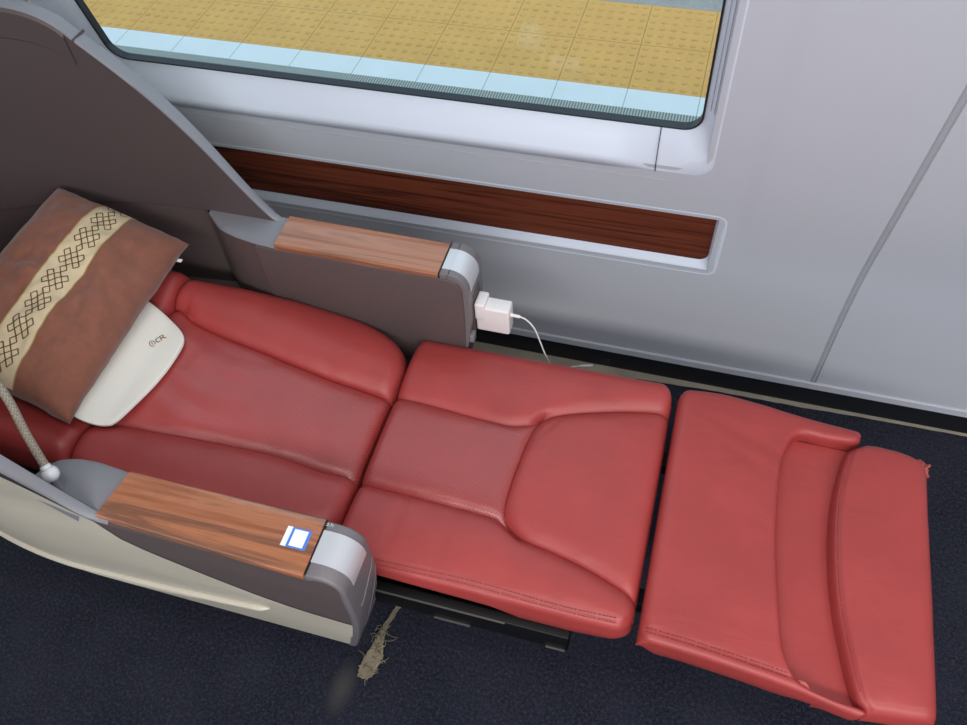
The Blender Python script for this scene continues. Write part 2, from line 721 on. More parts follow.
# wood strip sunk in a pale recess
trim = bpy.data.objects.new('trim_4', None)
link(trim, None, (-.6, 1.31, .5))
struct(trim)
R = [ring(-1.337, .0765, .3875, .5865, .022, -.001, nb=12), ring(-1.335, .0745, .3895, .585, .022, .0004, nb=12), ring(-1.332, .0715, .393, .5815, .02, .0004, nb=12),
     ring(-1.328, .066, .398, .5785, .02, -.002, nb=12), ring(-1.318, .0555, .4165, .574, .022, -.0165, nb=12), ring(-1.316, .054, .4185, .573, .021, -.018, nb=12)]
rings(Geo(), R).build('recess_rim', M['frame'], trim, sharp=45)
g = Geo()
R1 = ring(-1.32, .0545, .418, .574, .021, -.0175, nb=12)
R2 = ring(-1.3185, .053, .4195, .5725, .020, -.0155, nb=12)
rings(g, [R1, R2])
# bent face: rows of columns between lower and upper edge
zs = [.4195 + (.5725 - .4195) * t for t in [.5 - .5 * math.cos(PI * i / 20) for i in range(21)]]
rows = []
for i, z in enumerate(zs):
    e = min(z - .4195, .5725 - z)
    ins = 0 if e >= .02 else .02 - math.sqrt(max(0, .02 ** 2 - (.02 - e) ** 2))
    rows.append([W(-1.3185 + ins + (.053 + 1.3185 - 2 * ins) * j / 8, z, -.0155) for j in range(9)])
g.grid(rows)
g.build('wood_strip', M['wood_wall'], trim, sharp=50)

# ceiling, far side wall with its window openings, end bulkhead (all out of frame)
g = Geo().box((X0, -1.55, 2.15), (X1, 1.2, 2.2))
struct(g.build('ceiling', M['ceiling'], smooth=False))
g = Geo()
g.box((X0, -1.56, 0), (X1, -1.5, .55))
g.box((X0, -1.56, 1.85), (X1, -1.5, 2.2))
for a, b in ((X0, -2.4), (-.62, -.45), (1.15, 1.32), ):
    g.box((a, -1.56, .55), (b, -1.5, 1.85))
struct(g.build('wall_front', M['wall'], smooth=False))
g = Geo().box((X1, -1.56, 0), (X1 + .05, 1.36, 2.2))
struct(g.build('wall_right', M['wall'], smooth=False))
g = Geo().box((X0 - .05, -1.56, 0), (X0, 1.36, 2.2))
struct(g.build('wall_left', M['wall'], smooth=False))

# platform outside
PZ = -.1
pf = bpy.data.objects.new('ground_platform', None)
link(pf, None, (0, 2.5, PZ))
struct(pf)


def slab(name, y0, y1, mat, x0=-5.0, x1=4.0, top=PZ):
    return Geo().box((x0, y0, PZ - .12), (x1, y1, top)).build(name, mat, pf, smooth=False)


slab('stone_edge', 1.62, 2.40, M['platform_grey'])
slab('ribbed_strip', 2.40, 2.556, M['ribbed'], top=PZ + .0015)
slab('white_line', 2.556, 2.672, M['platform_white'], top=PZ + .001)
slab('stone_paving', 3.257, 7.0, M['platform_grey'])
slab('tactile_paving', 2.672, 3.257, M['tactile'], top=PZ + .001)
g = Geo()
for i in range(-12, 3):
    for r in range(2):
        for a in range(6):
            for b in range(6):
                cx = -.304 + .262 * i + .262 * (a + .5) / 6
                cy = 2.672 + .2925 * r + .2925 * (b + .5) / 6
                V = []
                for rr, h in ((.0125, 0.0008), (.0098, .0032), (.0062, .0040)):
                    V += [(cx + rr * math.cos(t * PI / 4), cy + rr * math.sin(t * PI / 4), PZ + h) for t in range(8)]
                F = [(k * 8 + t, k * 8 + (t + 1) % 8, k * 8 + 8 + (t + 1) % 8, k * 8 + 8 + t) for k in range(2) for t in range(8)]
                F.append(tuple(range(16, 24)))
                g.add(V, F)
o = g.build('tactile_stud', M['tactile_bump'], pf, smooth=False)
o['kind'] = 'stuff'

# ------------------------------------------------------------------ the seat
seat = thing('reclining_seat', 'red leather train seat laid flat, in a grey and cream shell', 'seat', (-.5, .7245, 0))
YC = .7245


def seg(n):
    return [.5 - .5 * math.cos(PI * i / n) for i in range(n + 1)]


def breaks(bs, ns):
    out = []
    for (a, b), n in zip(zip(bs, bs[1:]), ns):
        out += [a + (b - a) * t for t in seg(n)][:-1]
    return out + [bs[-1]]


def dist_poly(P):
    A = np.array(P[:-1], float)
    B = np.array(P[1:], float)
    D = B - A
    LL = (D * D).sum(1)

    def f(x, y):
        q = np.array((x, y)) - A
        t = np.clip((q * D).sum(1) / LL, 0, 1)
        e = q - D * t[:, None]
        return float(np.sqrt((e * e).sum(1)).min())
    return f


def roll(d, r):
    return 0 if d >= r else (r - math.sqrt(max(0, r * r - (r - d) ** 2)))


def cushion(us, vs, pos, top, bottom, region, mats, parent, skirt_in=.004, owners=None):
    """grid over (u, v); top(x,y,u,v) heights, vertical skirt to bottom(x,y); split into one mesh per region"""
    nu, nv = len(us), len(vs)
    P = [[None] * nv for _ in us]
    for i, u in enumerate(us):
        for j, v in enumerate(vs):
            x, y = pos(u, v)
            P[i][j] = Vector((x, y, top(x, y, u, v)))
    parts = {}

    def add(reg, quad):
        parts.setdefault(reg, []).append(quad)
    for i in range(nu - 1):
        for j in range(nv - 1):
            um, vm = (us[i] + us[i + 1]) / 2, (vs[j] + vs[j + 1]) / 2
            add(region(um, vm), [P[i][j], P[i + 1][j], P[i + 1][j + 1], P[i][j + 1]])
    cx = sum(p.x for r in P for p in r) / (nu * nv)
    cy = sum(p.y for r in P for p in r) / (nu * nv)

    def down(p, k):
        zb = bottom(p.x, p.y)
        q = p.copy()
        t = k / 5
        q.z = p.z + (min(zb, p.z - .002) - p.z) * t
        w = math.sin(t * PI) * .006 - skirt_in * t * t * 3
        dx, dy = p.x - cx, p.y - cy
        l = math.hypot(dx, dy)
        q.x += dx / l * w
        q.y += dy / l * w
        return q
    border = [(i, 0) for i in range(nu)] + [(nu - 1, j) for j in range(1, nv)] + [(i, nv - 1) for i in range(nu - 2, -1, -1)] + [(0, j) for j in range(nv - 2, 0, -1)]
    for (a, b) in zip(border, border[1:] + border[:1]):
        um = min(max((us[a[0]] + us[b[0]]) / 2, 1e-4), 1 - 1e-4)
        vm = min(max((vs[a[1]] + vs[b[1]]) / 2, 1e-4), 1 - 1e-4)
        pa, pb = P[a[0]][a[1]], P[b[0]][b[1]]
        for k in range(5):
            add(region(um, vm), [down(pa, k), down(pb, k), down(pb, k + 1), down(pa, k + 1)])
    out = {}
    for reg, quads in parts.items():
        idx, V, F = {}, [], []
        for q in quads:
            f = []
            for p in q:
                key = (round(p.x, 6), round(p.y, 6), round(p.z, 6))
                if key not in idx:
                    idx[key] = len(V)
                    V.append(tuple(p))
                if idx[key] not in f:
                    f.append(idx[key])
            if len(f) >= 3:
                F.append(f)
        name, mat = mats[reg]
        out[reg] = mk(name, V, F, mat, parent, True, 75)
    return out


# ---- back cushion, lying almost flat (rises gently towards the head)
TILT = .18


def zback(x):
    return .42 + TILT * max(0, -.49 - x)


backrest = bpy.data.objects.new('backrest', None)
link(backrest, seat)
yfar = smooth_curve([-1.1, -.978, -.85, -.75, -.68, -.62, -.58, -.545, -.52, -.50, -.489], [.95, .962, .980, .988, .990, .987, .981, .970, .955, .935, .912])
ynear = lambda x: 1.458 - yfar(x)
sF = smooth_curve([-1.1, -.945, -.919, -.844, -.756, -.68, -.608, -.545, -.489], [.888, .876, .862, .848, .841, .833, .827, .825, .822])
sN = smooth_curve([-1.1, -.972, -.914, -.848, -.787, -.725, -.664, -.611, -.556, -.489], [.570, .586, .600, .609, .618, .626, .633, .635, .633, .637])
bF = dist_poly([(x, sF(x)) for x in np.linspace(-1.1, -.489, 40)])
bN = dist_poly([(x, sN(x)) for x in np.linspace(-1.1, -.489, 40)])


def back_pos(u, v):
    x = -.962 + (.475 - .004 * math.sin(v * PI) ** 2) * u
    a, b, c, d = ynear(x), sN(x), sF(x), yfar(x)
    y = float(np.interp(v, [0, .3, .7, 1], [a, b, c, d]))
    return x, y


def back_top(x, y, u, v):
    z = zback(x)
    a, b, c, d = ynear(x), sN(x), sF(x), yfar(x)
    if v > .7:
        z += .020 * math.sin(PI * min(1, (v - .7) / .3 * .9 + .1)) ** .8 - roll(max(0, d - y), .030) * .9
    elif v < .3:
        z += .020 * math.sin(PI * min(1, (.3 - v) / .3 * .9 + .1)) ** .8 - roll(max(0, y - a), .030) * .9
    else:
        t = (v - .3) / .4
        z += .005 * math.sin(PI * t)
        k = sst(-.98, -.86, x) * (1 - sst(-.78, -.68, x))
        z += k * .0012 * math.sin(y * 95 + 3 * math.sin(x * 14))
    z -= .011 * math.exp(-bF(x, y) / .009) + .011 * math.exp(-bN(x, y) / .009)
    z -= roll(max(0, (-.487 - .004 * math.sin(v * PI) ** 2) - x), .024) * .9
    z -= roll(max(0, x + .962), .016) * .8
    z += .0016 * fbm(x * 14, y * 9, 2)
    return z


us = breaks([0, .06, .9, 1], [8, 60, 16])
vs = breaks([0, .3, .7, 1], [24, 40, 24])
cushion(us, vs, back_pos, back_top, lambda x, y: zback(x) - .09,
        lambda u, v: 0 if v < .3 else (1 if v < .7 else 2),
        {0: ('side_bolster', M['leather']), 1: ('centre_panel', M['leather_fade']), 2: ('side_bolster', M['leather'])}, backrest)

# ---- head cushion under the pillow
def head_pos(u, v):
    x = -1.27 + .305 * u
    return x, .495 + .465 * v


def head_top(x, y, u, v):
    z = zback(x) + .012 + .018 * math.exp(-((abs(v - .5) - .42) / .09) ** 2)
    return z - roll(max(0, -.965 - x), .018) - roll(max(0, min(y - .495, .96 - y)), .03) + .001 * fbm(x * 12, y * 12)


hb = cushion(breaks([0, .85, 1], [20, 10]), breaks([0, .2, .8, 1], [12, 14, 12]), head_pos, head_top, lambda x, y: zback(x) - .09,
             lambda u, v: 0, {0: ('headrest', M['leather'])}, seat)

# ---- seat cushion
seatc = bpy.data.objects.new('seat_cushion', None)
link(seatc, seat)
SX0, SX1 = -.483, .033
gF = smooth_curve([-.49, -.412, -.332, -.276, -.245, -.211, -.193, -.145, -.074, -.011, .037], [.832, .830, .824, .8205, .8215, .834, .852, .874, .896, .911, .917])
gN = smooth_curve([-.49, -.407, -.332, -.259, -.215, -.176, -.111, -.041, .037], [.636, .635, .633, .630, .625, .604, .591, .573, .543])
pX = smooth_curve([.60, .620, .641, .68, .739, .799, .842, .856], [-.178, -.204, -.2125, -.2145, -.212, -.207, -.200, -.192])


def corner(x, x0, x1, r):
    d = max(0, r - (x - x0), r - (x1 - x))
    return r - math.sqrt(max(0, r * r - min(r, d) ** 2))


def s_pos(u, v):
    lin_x = SX0 + (SX1 - SX0) * u
    x = lin_x
    for _ in range(3):
        yN, yF = .487 + corner(x, SX0 - .03, SX1, .030), .991 - corner(x, SX0 - .005, SX1, .026)
        y = float(np.interp(v, [0, .3, .7, 1], [yN, gN(x), gF(x), yF]))
        xp = pX(min(.856, max(.60, y)))
        x = float(np.interp(u, [0, .56, 1], [SX0, xp, SX1]))
    return x, y


nl = dist_poly([(x, gN(x)) for x in np.linspace(-.49, .037, 60)])
fl = dist_poly([(x, gF(x)) for x in np.linspace(-.49, .037, 60)])
pl = dist_poly([(pX(y), y) for y in np.linspace(.604, .856, 40)])
st = dist_poly([(x, .4985) for x in np.linspace(-.5, .02, 8)] + [(.028, .512), (.033, .54)])


def s_top(x, y, u, v):
    z = .421
    if v > .7:
        z += .010 * math.sin(PI * (v - .7) / .3)
    elif v < .3:
        z += .008 * math.sin(PI * (.3 - v) / .3)
    else:
        t = (v - .3) / .4
        z += (.004 if u < .56 else .010) * math.sin(PI * t) ** .6
    z -= .010 * math.exp(-nl(x, y) / .008) + .010 * math.exp(-fl(x, y) / .008)
    if .28 < v < .72:
        k = pl(x, y)
        z -= .010 * math.exp(-k / (.007 if u < .56 else .011))
    z -= .0025 * math.exp(-(st(x, y) / .0035) ** 2)
    yN, yF = .487 + corner(x, SX0 - .03, SX1, .030), .991 - corner(x, SX0 - .005, SX1, .026)
    z -= roll(max(0, x - SX0), .020) * .9 + roll(max(0, SX1 - x), .026) * .9
    z -= roll(max(0, y - yN), .014) + roll(max(0, yF - y), .030)
    z += .0014 * fbm(x * 10, y * 16, 5)
    # soft creases across the near bolster and at the corner of the pad
    if v < .3:
        z -= .0025 * math.exp(-((x + .39) / .006) ** 2) * sst(.50, .56, y) + .002 * math.exp(-((x + .30) / .008) ** 2) * sst(.50, .55, y)
    if u > .56 and .3 < v < .7:
        e = (x + .19) - (y - .80) * .5
        z -= .0018 * math.exp(-(e / .005) ** 2) * math.exp(-((y - .83) / .03) ** 2)
    return z


sb = lerp([-.49, -.39, -.28, -.20, -.15, -.06, .0, .034], [.39, .385, .372, .362, .330, .330, .345, .365])
sm = cushion(breaks([0, .56, 1], [52, 46]), breaks([0, .3, .7, 1], [26, 44, 26]), s_pos, s_top,
             lambda x, y: sb(x) if y < .6 else .35,
             lambda u, v: 0 if v < .3 else (3 if v > .7 else (1 if u < .56 else 2)),
             {0: ('side_bolster', M['leather']), 1: ('perforated_insert', M['leather_perf']), 2: ('front_pad', M['leather']), 3: ('side_bolster', M['leather'])}, seatc, skirt_in=.006)


def stitches(pts, zf, name, parent, rows=(0.0,), ln=.0042, gap=.0018):
    """rows of short raised thread stitches along a polyline in plan"""
    g = Geo()
    P = [Vector((p[0], p[1], 0)) for p in pts]
    for off in rows:
        acc = 0
        for a, b in zip(P, P[1:]):
            L = (b - a).length
            t = (b - a).normalized()
            nrm = Vector((-t.y, t.x, 0))
            s = acc
            while s + ln < L:
                p, q = a + t * s + nrm * off, a + t * (s + ln) + nrm * off
                m_ = (p + q) / 2
                g.tube([(p.x, p.y, zf(p.x, p.y) - .0003), (m_.x, m_.y, zf(m_.x, m_.y) + .0006), (q.x, q.y, zf(q.x, q.y) - .0003)], .0005, 5)
                s += ln + gap
            acc = max(0, s - L)
    return g.build(name, M['thread'], parent, sharp=0)


# nearest top height of the seat cushion for stitching: sample the function directly
def s_z(x, y):
    return s_top(x, y, .3 if x < -.2 else .8, .1)


stp = [(x, .4985 + .002 * math.sin(x * 20)) for x in np.linspace(-.40, .010, 14)]
stitches(stp, s_z, 'stitching', seatc, rows=(-.0035, .0035))

# ---- leg rest
legrest = bpy.data.objects.new('leg_rest', None)
link(legrest, seat)
LCURVE = [(.372, .9475), (.368, .934), (.350, .9275), (.310, .9255), (.281, .9275), (.262, .922), (.251, .905), (.240, .863), (.2365, .788), (.239, .705), (.245, .642), (.252, .582), (.260, .532), (.270, .500), (.283, .480), (.305, .4705), (.345, .4635), (.372, .461), (.383, .457)]
_c = catmull([(a, b, 0) for a, b in LCURVE], 8)
CUR = [(p.x, p.y) for p in _c]
lcd = dist_poly(CUR)
CY = np.array([p[1] for p in CUR][::-1])
CX = np.array([p[0] for p in CUR][::-1])
lyF = smooth_curve([.04, .09, .132, .2, .264, .352, .385], [.982, .987, .988, .981, .972, .9635, .958])
lyN = smooth_curve([.04, .055, .129, .236, .289, .339, .39], [.486, .481, .4775, .469, .463, .454, .447])
LX0 = .0445


def leg_end(y):
    return float(np.interp(y, CY, CX))


ylF = smooth_curve([.04, .15, .281, .310, .350, .368, .372], [.9275, .9275, .9275, .9255, .9275, .934, .942])
ylN = smooth_curve([.04, .15, .283, .305, .345, .372, .383], [.482, .4805, .480, .4705, .4635, .461, .4575])


def l_top(x, y):
    yn, yf = lyN(x) + corner(x, LX0, 9, .020), lyF(x) - corner(x, LX0, 9, .020)
    t = min(1, max(0, (y - yn) / (yf - yn)))
    z = .423 + .007 * math.sin(PI * t) ** .5
    z -= roll(max(0, x - LX0), .020) * .9
    z -= roll(max(0, y - yn), .009) + roll(max(0, yf - y), .020)
    z -= roll(lcd(x, y), .006 + .006 * sst(.48, .53, y))
    z -= .002 * math.exp(-((y - yn - .016) / .003) ** 2) * sst(.31, .27, x)
    z += .0016 * fbm(x * 9, y * 14, 8)
    k = sst(.08, .2, x)
    z -= k * .0022 * math.exp(-((y - .900 + (x - .15) * .35) / .016) ** 2)
    z -= k * .0016 * math.exp(-((y - .86 + (x - .15) * .5) / .014) ** 2)
    return z


def leg_mesh():
    us_ = breaks([0, .8, 1], [46, 22])
    bm = bmesh.new()
    cache = {}

    def V(x, y):
        k = (round(x, 5), round(y, 5))
        if k not in cache:
            cache[k] = bm.verts.new((x, y, l_top(x, y)))
        return cache[k]

    def lay(rows):
        for a, b in zip(rows, rows[1:]):
            for p, q, r_, s_ in zip(a, a[1:], b[1:], b):
                f = []
                for w_ in (V(*p), V(*q), V(*r_), V(*s_)):
                    if w_ not in f:
                        f.append(w_)
                if len(f) > 2:
                    try:
                        bm.faces.new(f)
                    except ValueError:
                        pass
    mid = []
    for v in breaks([0, .1, .9, 1], [12, 44, 12]):
        row = []
        for u in us_:
            x = LX0 + .22 * u
            for _ in range(5):
                a, b = max(ylN(min(x, .283)), lyN(x) + corner(x, LX0, 9, .020)), ylF(min(x, .281))
                y = a + (b - a) * v
                xe = leg_end(min(max(y, .480), .9275))
                x = LX0 + (xe - LX0) * u
            if v == 0:
                x = LX0 + (.283 - LX0) * u
                y = ylN(x)
            elif v == 1:
                x = LX0 + (.281 - LX0) * u
                y = ylF(x)
            row.append((x, y))
        mid.append(row)
    lay(mid)
    for xa, tip, yl, yo, sg in ((.281, .372, ylF, lyF, 1), (.283, .383, ylN, lyN, -1)):
        xs_ = [LX0 + (xa - LX0) * u for u in us_] + [xa + (tip - xa) * t for t in seg(26)][1:]
        rows = []
        for t in [0, .06, .14, .24, .36, .5, .64, .76, .86, .93, .98, 1]:
            row = []
            for x in xs_:
                o_ = yo(x) - sg * corner(x, LX0, tip + .002, .020)
                a = yl(x)
                if sg * (o_ - a) < .001:
                    o_ = a + sg * .001
                row.append((x, a + (o_ - a) * t))
            rows.append(row)
        lay(rows)
    bmesh.ops.recalc_face_normals(bm, faces=bm.faces)
    c = Vector((.2, .72, 0))
    be = [e for e in bm.edges if e.is_boundary]
    for k in range(1, 6):
        ret = bmesh.ops.extrude_edge_only(bm, edges=be)
        nv = [g_ for g_ in ret['geom'] if isinstance(g_, bmesh.types.BMVert)]
        be = [g_ for g_ in ret['geom'] if isinstance(g_, bmesh.types.BMEdge)]
        for w_ in nv:
            zb_ = .352 + .022 * sst(.26, .32, w_.co.x) + .030 * sst(.075, .045, w_.co.x)
            w_.co.z += (zb_ - w_.co.z) / (6 - k)
            d_ = w_.co.xy - c.xy
            inw = (.0012, .0, -.002, -.004, -.006)[k - 1]
            w_.co.xy += d_.normalized() * inw
    bmesh.ops.recalc_face_normals(bm, faces=bm.faces)
    g = Geo()
    g.bm(bm)
    return g.build('main_pad', M['leather'], legrest, sharp=75)


leg_mesh()
stitches([(x, lyN(x) + .0165) for x in np.linspace(.055, .272, 12)], lambda x, y: l_top(x, y) + .0004, 'stitching', legrest, rows=(-.0032, .0032))

# footrest outline first (its curved inner edge)
FL = [(.366, .926), (.352, .917), (.340, .872), (.3305, .812), (.3275, .741), (.331, .664), (.339, .6), (.347, .560), (.358, .512), (.370, .475), (.383, .459)]
_c = catmull([(a, b, 0) for a, b in FL], 8)
FLC = [(p.x, p.y) for p in _c]
fy = np.array([p[1] for p in FLC][::-1])
fx = np.array([p[0] for p in FLC][::-1])
fld = dist_poly(FLC)
# inset panel between main pad and footrest
rows = []
for j in range(41):
    y = .4625 + (.924 - .4625) * j / 40
    a = max(.225, leg_end(min(max(y, .49), .905)) - .03) if y < .9 else .222
    a = a + (.315 - a) * sst(.492, .474, y)
    b = float(np.interp(y, fy, fx)) + .012
    rows.append([(a + (b - a) * i / 14, y, .3985 - .004 * (i / 14) ** 2 + .0010 * fbm(a * 9 + i * .2, y * 12)) for i in range(15)])
g = Geo().grid(rows)
nb_ = len(g.v)
low = [[(p[0], p[1], .372) for p in r] for r in (rows[0], rows[-1])]
g.grid([rows[0], low[0]])
g.grid([rows[-1], low[1]])
g.grid([[r[-1] for r in rows], [(r[-1][0], r[-1][1], .372) for r in rows]])
g.build('inset_panel', M['leather'], legrest, sharp=60)

# ---- foot rest
foot = bpy.data.objects.new('foot_rest', None)
link(foot, seat)
fyF = smooth_curve([.32, .352, .364, .388, .42, .449, .470, .484], [.914, .918, .927, .935, .934, .930, .922, .912])
fyN = smooth_curve([.32, .372, .385, .42, .45, .478, .49], [.462, .462, .458, .461, .464, .469, .474])


def f_pos(u, v):
    x = .35 + .13 * u
    for _ in range(5):
        yn, yf = fyN(x), fyF(x)
        y = yn + (yf - yn) * v
        x0 = float(np.interp(y, fy, fx))
        x1 = .4835 - corner(y, .462, .922, .012)
        x = x0 + (x1 - x0) * u
    return x, y


def f_top(x, y, u, v):
    yn, yf = fyN(x), fyF(x)
    z = .424 + .010 * math.sin(PI * v) ** .4 * math.sin(PI * (u * .8 + .1))
    z -= roll(max(0, .4835 - x), .020) + roll(max(0, y - yn), .018) + roll(max(0, yf - y), .018)
    z -= roll(fld(x, y), .016)
    z -= .0025 * math.exp(-((fld(x, y) - .0085) / .0022) ** 2)
    z += .002 * fbm(x * 14, y * 9, 11)
    z -= .003 * math.exp(-((x - .44) ** 2 + (y - .78) ** 2) / .003)
    return z


cushion(breaks([0, .3, .7, 1], [18, 16, 18]), breaks([0, .15, .85, 1], [14, 60, 14]), f_pos, f_top, lambda x, y: .362,
        lambda u, v: 0, {0: ('foot_pad', M['leather'])}, foot, skirt_in=.008)
fz = lambda x, y: f_top(x, y, .2, .5)
stl = [p for p in FLC if .48 < p[1] < .91]
stitches([(p[0] + .0085, p[1]) for p in stl[::4]], lambda x, y: fz(x, y) + .001, 'stitching', foot, rows=(-.003,))
# torn corner: a little crumpled flap of worn leather
g = Geo()
rnd = random.Random(3)
for k, (bx, by, ang, L, wd) in enumerate(((.466, .9225, .15, .020, .006), (.474, .919, -.35, .017, .0065), (.480, .911, -1.0, .016, .005), (.478, .916, .35, .013, .005))):
    t_ = Vector((math.cos(ang), math.sin(ang), 0))
    n_ = Vector((-t_.y, t_.x, 0))
    rows = []
    for i in range(9):
        t = i / 8
        c = Vector((bx, by, .409 + .0015 * k)) + t_ * L * t + Vector((0, 0, .004 * math.sin(t * 4 + k) - .004 * t))
        wv = wd * (1 - .55 * t ** 2)
        rows.append([c + n_ * wv * q + Vector((0, 0, .0018 * math.sin(q * 5 + k * 2 + i * .6) - .003 * q * q)) for q in (-1, -.5, 0, .5, 1)])
    g.grid(rows)
ft = g.build('torn_flap', M['leather_worn'], foot, sharp=0)
md = ft.modifiers.new('thick', 'SOLIDIFY')
md.thickness = .0012
ft['label'] = 'frayed orange-pink torn leather corner'

# ---- metal frame below the cushions
g = Geo()
g.box((-.47, .474, .300), (-.062, .492, .358), .002)
g.box((-.47, .958, .300), (-.062, .976, .358), .002)
g.box((-.10, .474, .300), (-.062, .976, .340), .002)
g.box((-.47, .49, .315), (-.08, .96, .345))
for y in (.58, .86):
    g.box((-.1, y - .015, .315), (.30, y + .015, .350), .002)
g.box((.09, .56, .338), (.45, .88, .364), .002)
g.build('seat_frame', M['black_metal'], seat, sharp=30)
g = Geo()
g.box((-.40, .4715, .3572), (-.17, .4745, .3590))
g.box((-.30, .4715, .2985), (-.235, .4745, .3003))
g.box((-.10, .4715, .2985), (-.067, .4745, .3003))
g.build('frame_edge', M['steel'], seat, smooth=False)
g = Geo()
g.box((-1.25, .55, 0.0), (-.50, .92, .32), .01)
g.box((-1.4, .50, .30), (-.46, .95, .345), .004)
g.build('pedestal', M['black_metal'], seat, sharp=30)
g = Geo()
for y in (.62, .83):
    g.prism([(-1.44, .30), (-.5, .30), (-.5, .345), (-1.44, .50)], 1, y - .02, y + .02)
g.build('back_support', M['black_metal'], seat, smooth=False)

# ---- armrests
def arm(side):
    """side -1: aisle side (near), +1: window side"""
    a = bpy.data.objects.new('armrest', None)
    link(a, seat)
    yi, yo = (.4665, .380) if side < 0 else (.984, 1.069)
    lo, hi = min(yi, yo), max(yi, yo)

    def yout(z):
        if side > 0:
            return yo
        return float(np.interp(z, [.10, .25, .28, .35, .45, .55, .62], [.425, .405, .400, .390, .380, .377, .380]))
    xw0, xw1 = (-.772, -.4315) if side < 0 else (-.757, -.4235)
    xf = -.374 if side < 0 else -.370
    # front cap: wraps over the top and down the front
    prof = [(xw1, .6165), (xw1 + .018, .6165)]
    r = .038
    for k in range(9):
        t = PI / 2 * k / 8
        prof.append((xf - r + r * math.sin(t), .6165 - r + r * math.cos(t)))
    prof += [(xf + .0005, .54), (xf, .49), (xf - .010, .42), (xf - .026, .35), (xf - .045, .28), (xf - .056, .245)]
    back = [(xw1 - .001, .600), (xw1 + .010, .600)] + [(p[0] - .013 * (.25 + .75 * k / 8), p[1] - .015 * (1 - .75 * k / 8)) for k, p in enumerate(prof[2:11])] + [(p[0] - .014, p[1]) for p in prof[11:]]
    bm = bmesh.new()
    ringv = []
    for (x, z), (bx, bz) in zip(prof, back):
        o_ = yout(z) + (-.0022 if side < 0 else .001)
        ringv.append([bm.verts.new((x, yi, z)), bm.verts.new((x, o_, z)), bm.verts.new((bx, yout(bz) + (-.0022 if side < 0 else .001), bz)), bm.verts.new((bx, yi, bz))])
    for A, B in zip(ringv, ringv[1:]):
        for k in range(4):
            f = [A[k], A[(k + 1) % 4], B[(k + 1) % 4], B[k]]
            bm.faces.new(f)
    bm.faces.new(ringv[0])
    bm.faces.new(ringv[-1][::-1])
    bmesh.ops.remove_doubles(bm, verts=bm.verts, dist=1e-5)
    bmesh.ops.recalc_face_normals(bm, faces=bm.faces)
    fe = [e for e in bm.edges if len(e.link_faces) == 2 and e.calc_face_angle(0) > .9 and all(v.co.x > xw1 - .001 for v in e.verts) and e.calc_length() < .2]
    bmesh.ops.bevel(bm, geom=fe, offset=.005, segments=3, profile=.5, affect='EDGES', clamp_overlap=True) if True else None
    g = Geo()
    g.bm(bm)
    cap = g.build('front_cap', M['arm_cap'], a, sharp=35)
    # silver rocker following the front curve
    ys0, ys1 = (.3985, .4515) if side < 0 else (.998, 1.052)
    pr = [(xw1 + .0015, .6178), (xw1 + .012, .6182), (xw1 + .018, .6182)]
    r2 = r + .0016
    for k in range(9):
        t = PI / 2 * k / 8
        pr.append((xf - r + r2 * math.sin(t), .6165 - r + r2 * math.cos(t)))
    pr.append((xf + .0018, .568))
    g = Geo().grid([[(x, y, z) for y in (ys0 + .001, ys1 - .001)] for x, z in pr])
    inner = [(x - (.004 if z < .61 else 0), z - .004) for x, z in pr]
    for y in (ys0, ys1):
        g.grid([[(x, y + (.001 if y == ys0 else -.001), z), (x2, y, z2)] for (x, z), (x2, z2) in zip(pr, inner)])
    g.grid([[(pr[-1][0], y, pr[-1][1]) for y in (ys0, ys1)], [(inner[-1][0], y, inner[-1][1] - .002) for y in (ys0, ys1)]])
    g.build('recline_button', M['silver'], cap, sharp=50)
    # parting line round the front
    if side < 0:
        fz_ = [p[1] for p in prof[2:]][::-1]
        fx_ = [p[0] for p in prof[2:]][::-1]

        def onf(y, z):
            return (float(np.interp(z, fz_, fx_)) + .0006, y, z)
        pts = [onf(yi - .006, .530), onf(.445, .515), onf(.420, .500), onf(.400, .492), (xf - .008, .379, .486)]
        Geo().tube(catmull(pts, 6), .0007, 6).build('parting_line', M['shell_rim'], cap)
        pts = [onf(yi - .004, .500), onf(.452, .455), onf(.438, .410), onf(.428, .365)]
        Geo().tube(catmull(pts, 6), .0007, 6).build('parting_line', M['shell_rim'], cap)
    # wood top
    g = Geo()
    z0, z1 = .607, .620
    if side < 0:
        poly = [(xw0 - .006, .385), (xw0 + .006, .4685), (xw1 - .0015, .4685), (xw1 - .0015 + .001, .3745)]
    else:
        poly = [(xw0, .983), (xw0 - .002, 1.0685), (xw1 - .0015, 1.0645), (xw1 - .0015, .980)]
    bm = bmesh.new()
    A = [bm.verts.new((x, y, z0)) for x, y in poly]
    B = [bm.verts.new((x, y, z1)) for x, y in poly]
    bm.faces.new(A[::-1])
    bm.faces.new(B)
    for k in range(4):
        bm.faces.new([A[k], A[(k + 1) % 4], B[(k + 1) % 4], B[k]])
    bmesh.ops.recalc_face_normals(bm, faces=bm.faces)
    long_e = [e for e in bm.edges if all(v.co.z > z1 - 1e-5 for v in e.verts) and abs(e.verts[0].co.x - e.verts[1].co.x) > .1]
    bmesh.ops.bevel(bm, geom=long_e, offset=.006, segments=4, profile=.5, affect='EDGES')
    g.bm(bm)
    g.build('wood_top', M['wood_arm'], a, sharp=35)
    Geo().box((xw1 - .0022, lo + .0, .606), (xw1 + .0008, hi, .6178)).build('wood_joint', M['black'], a, smooth=False)
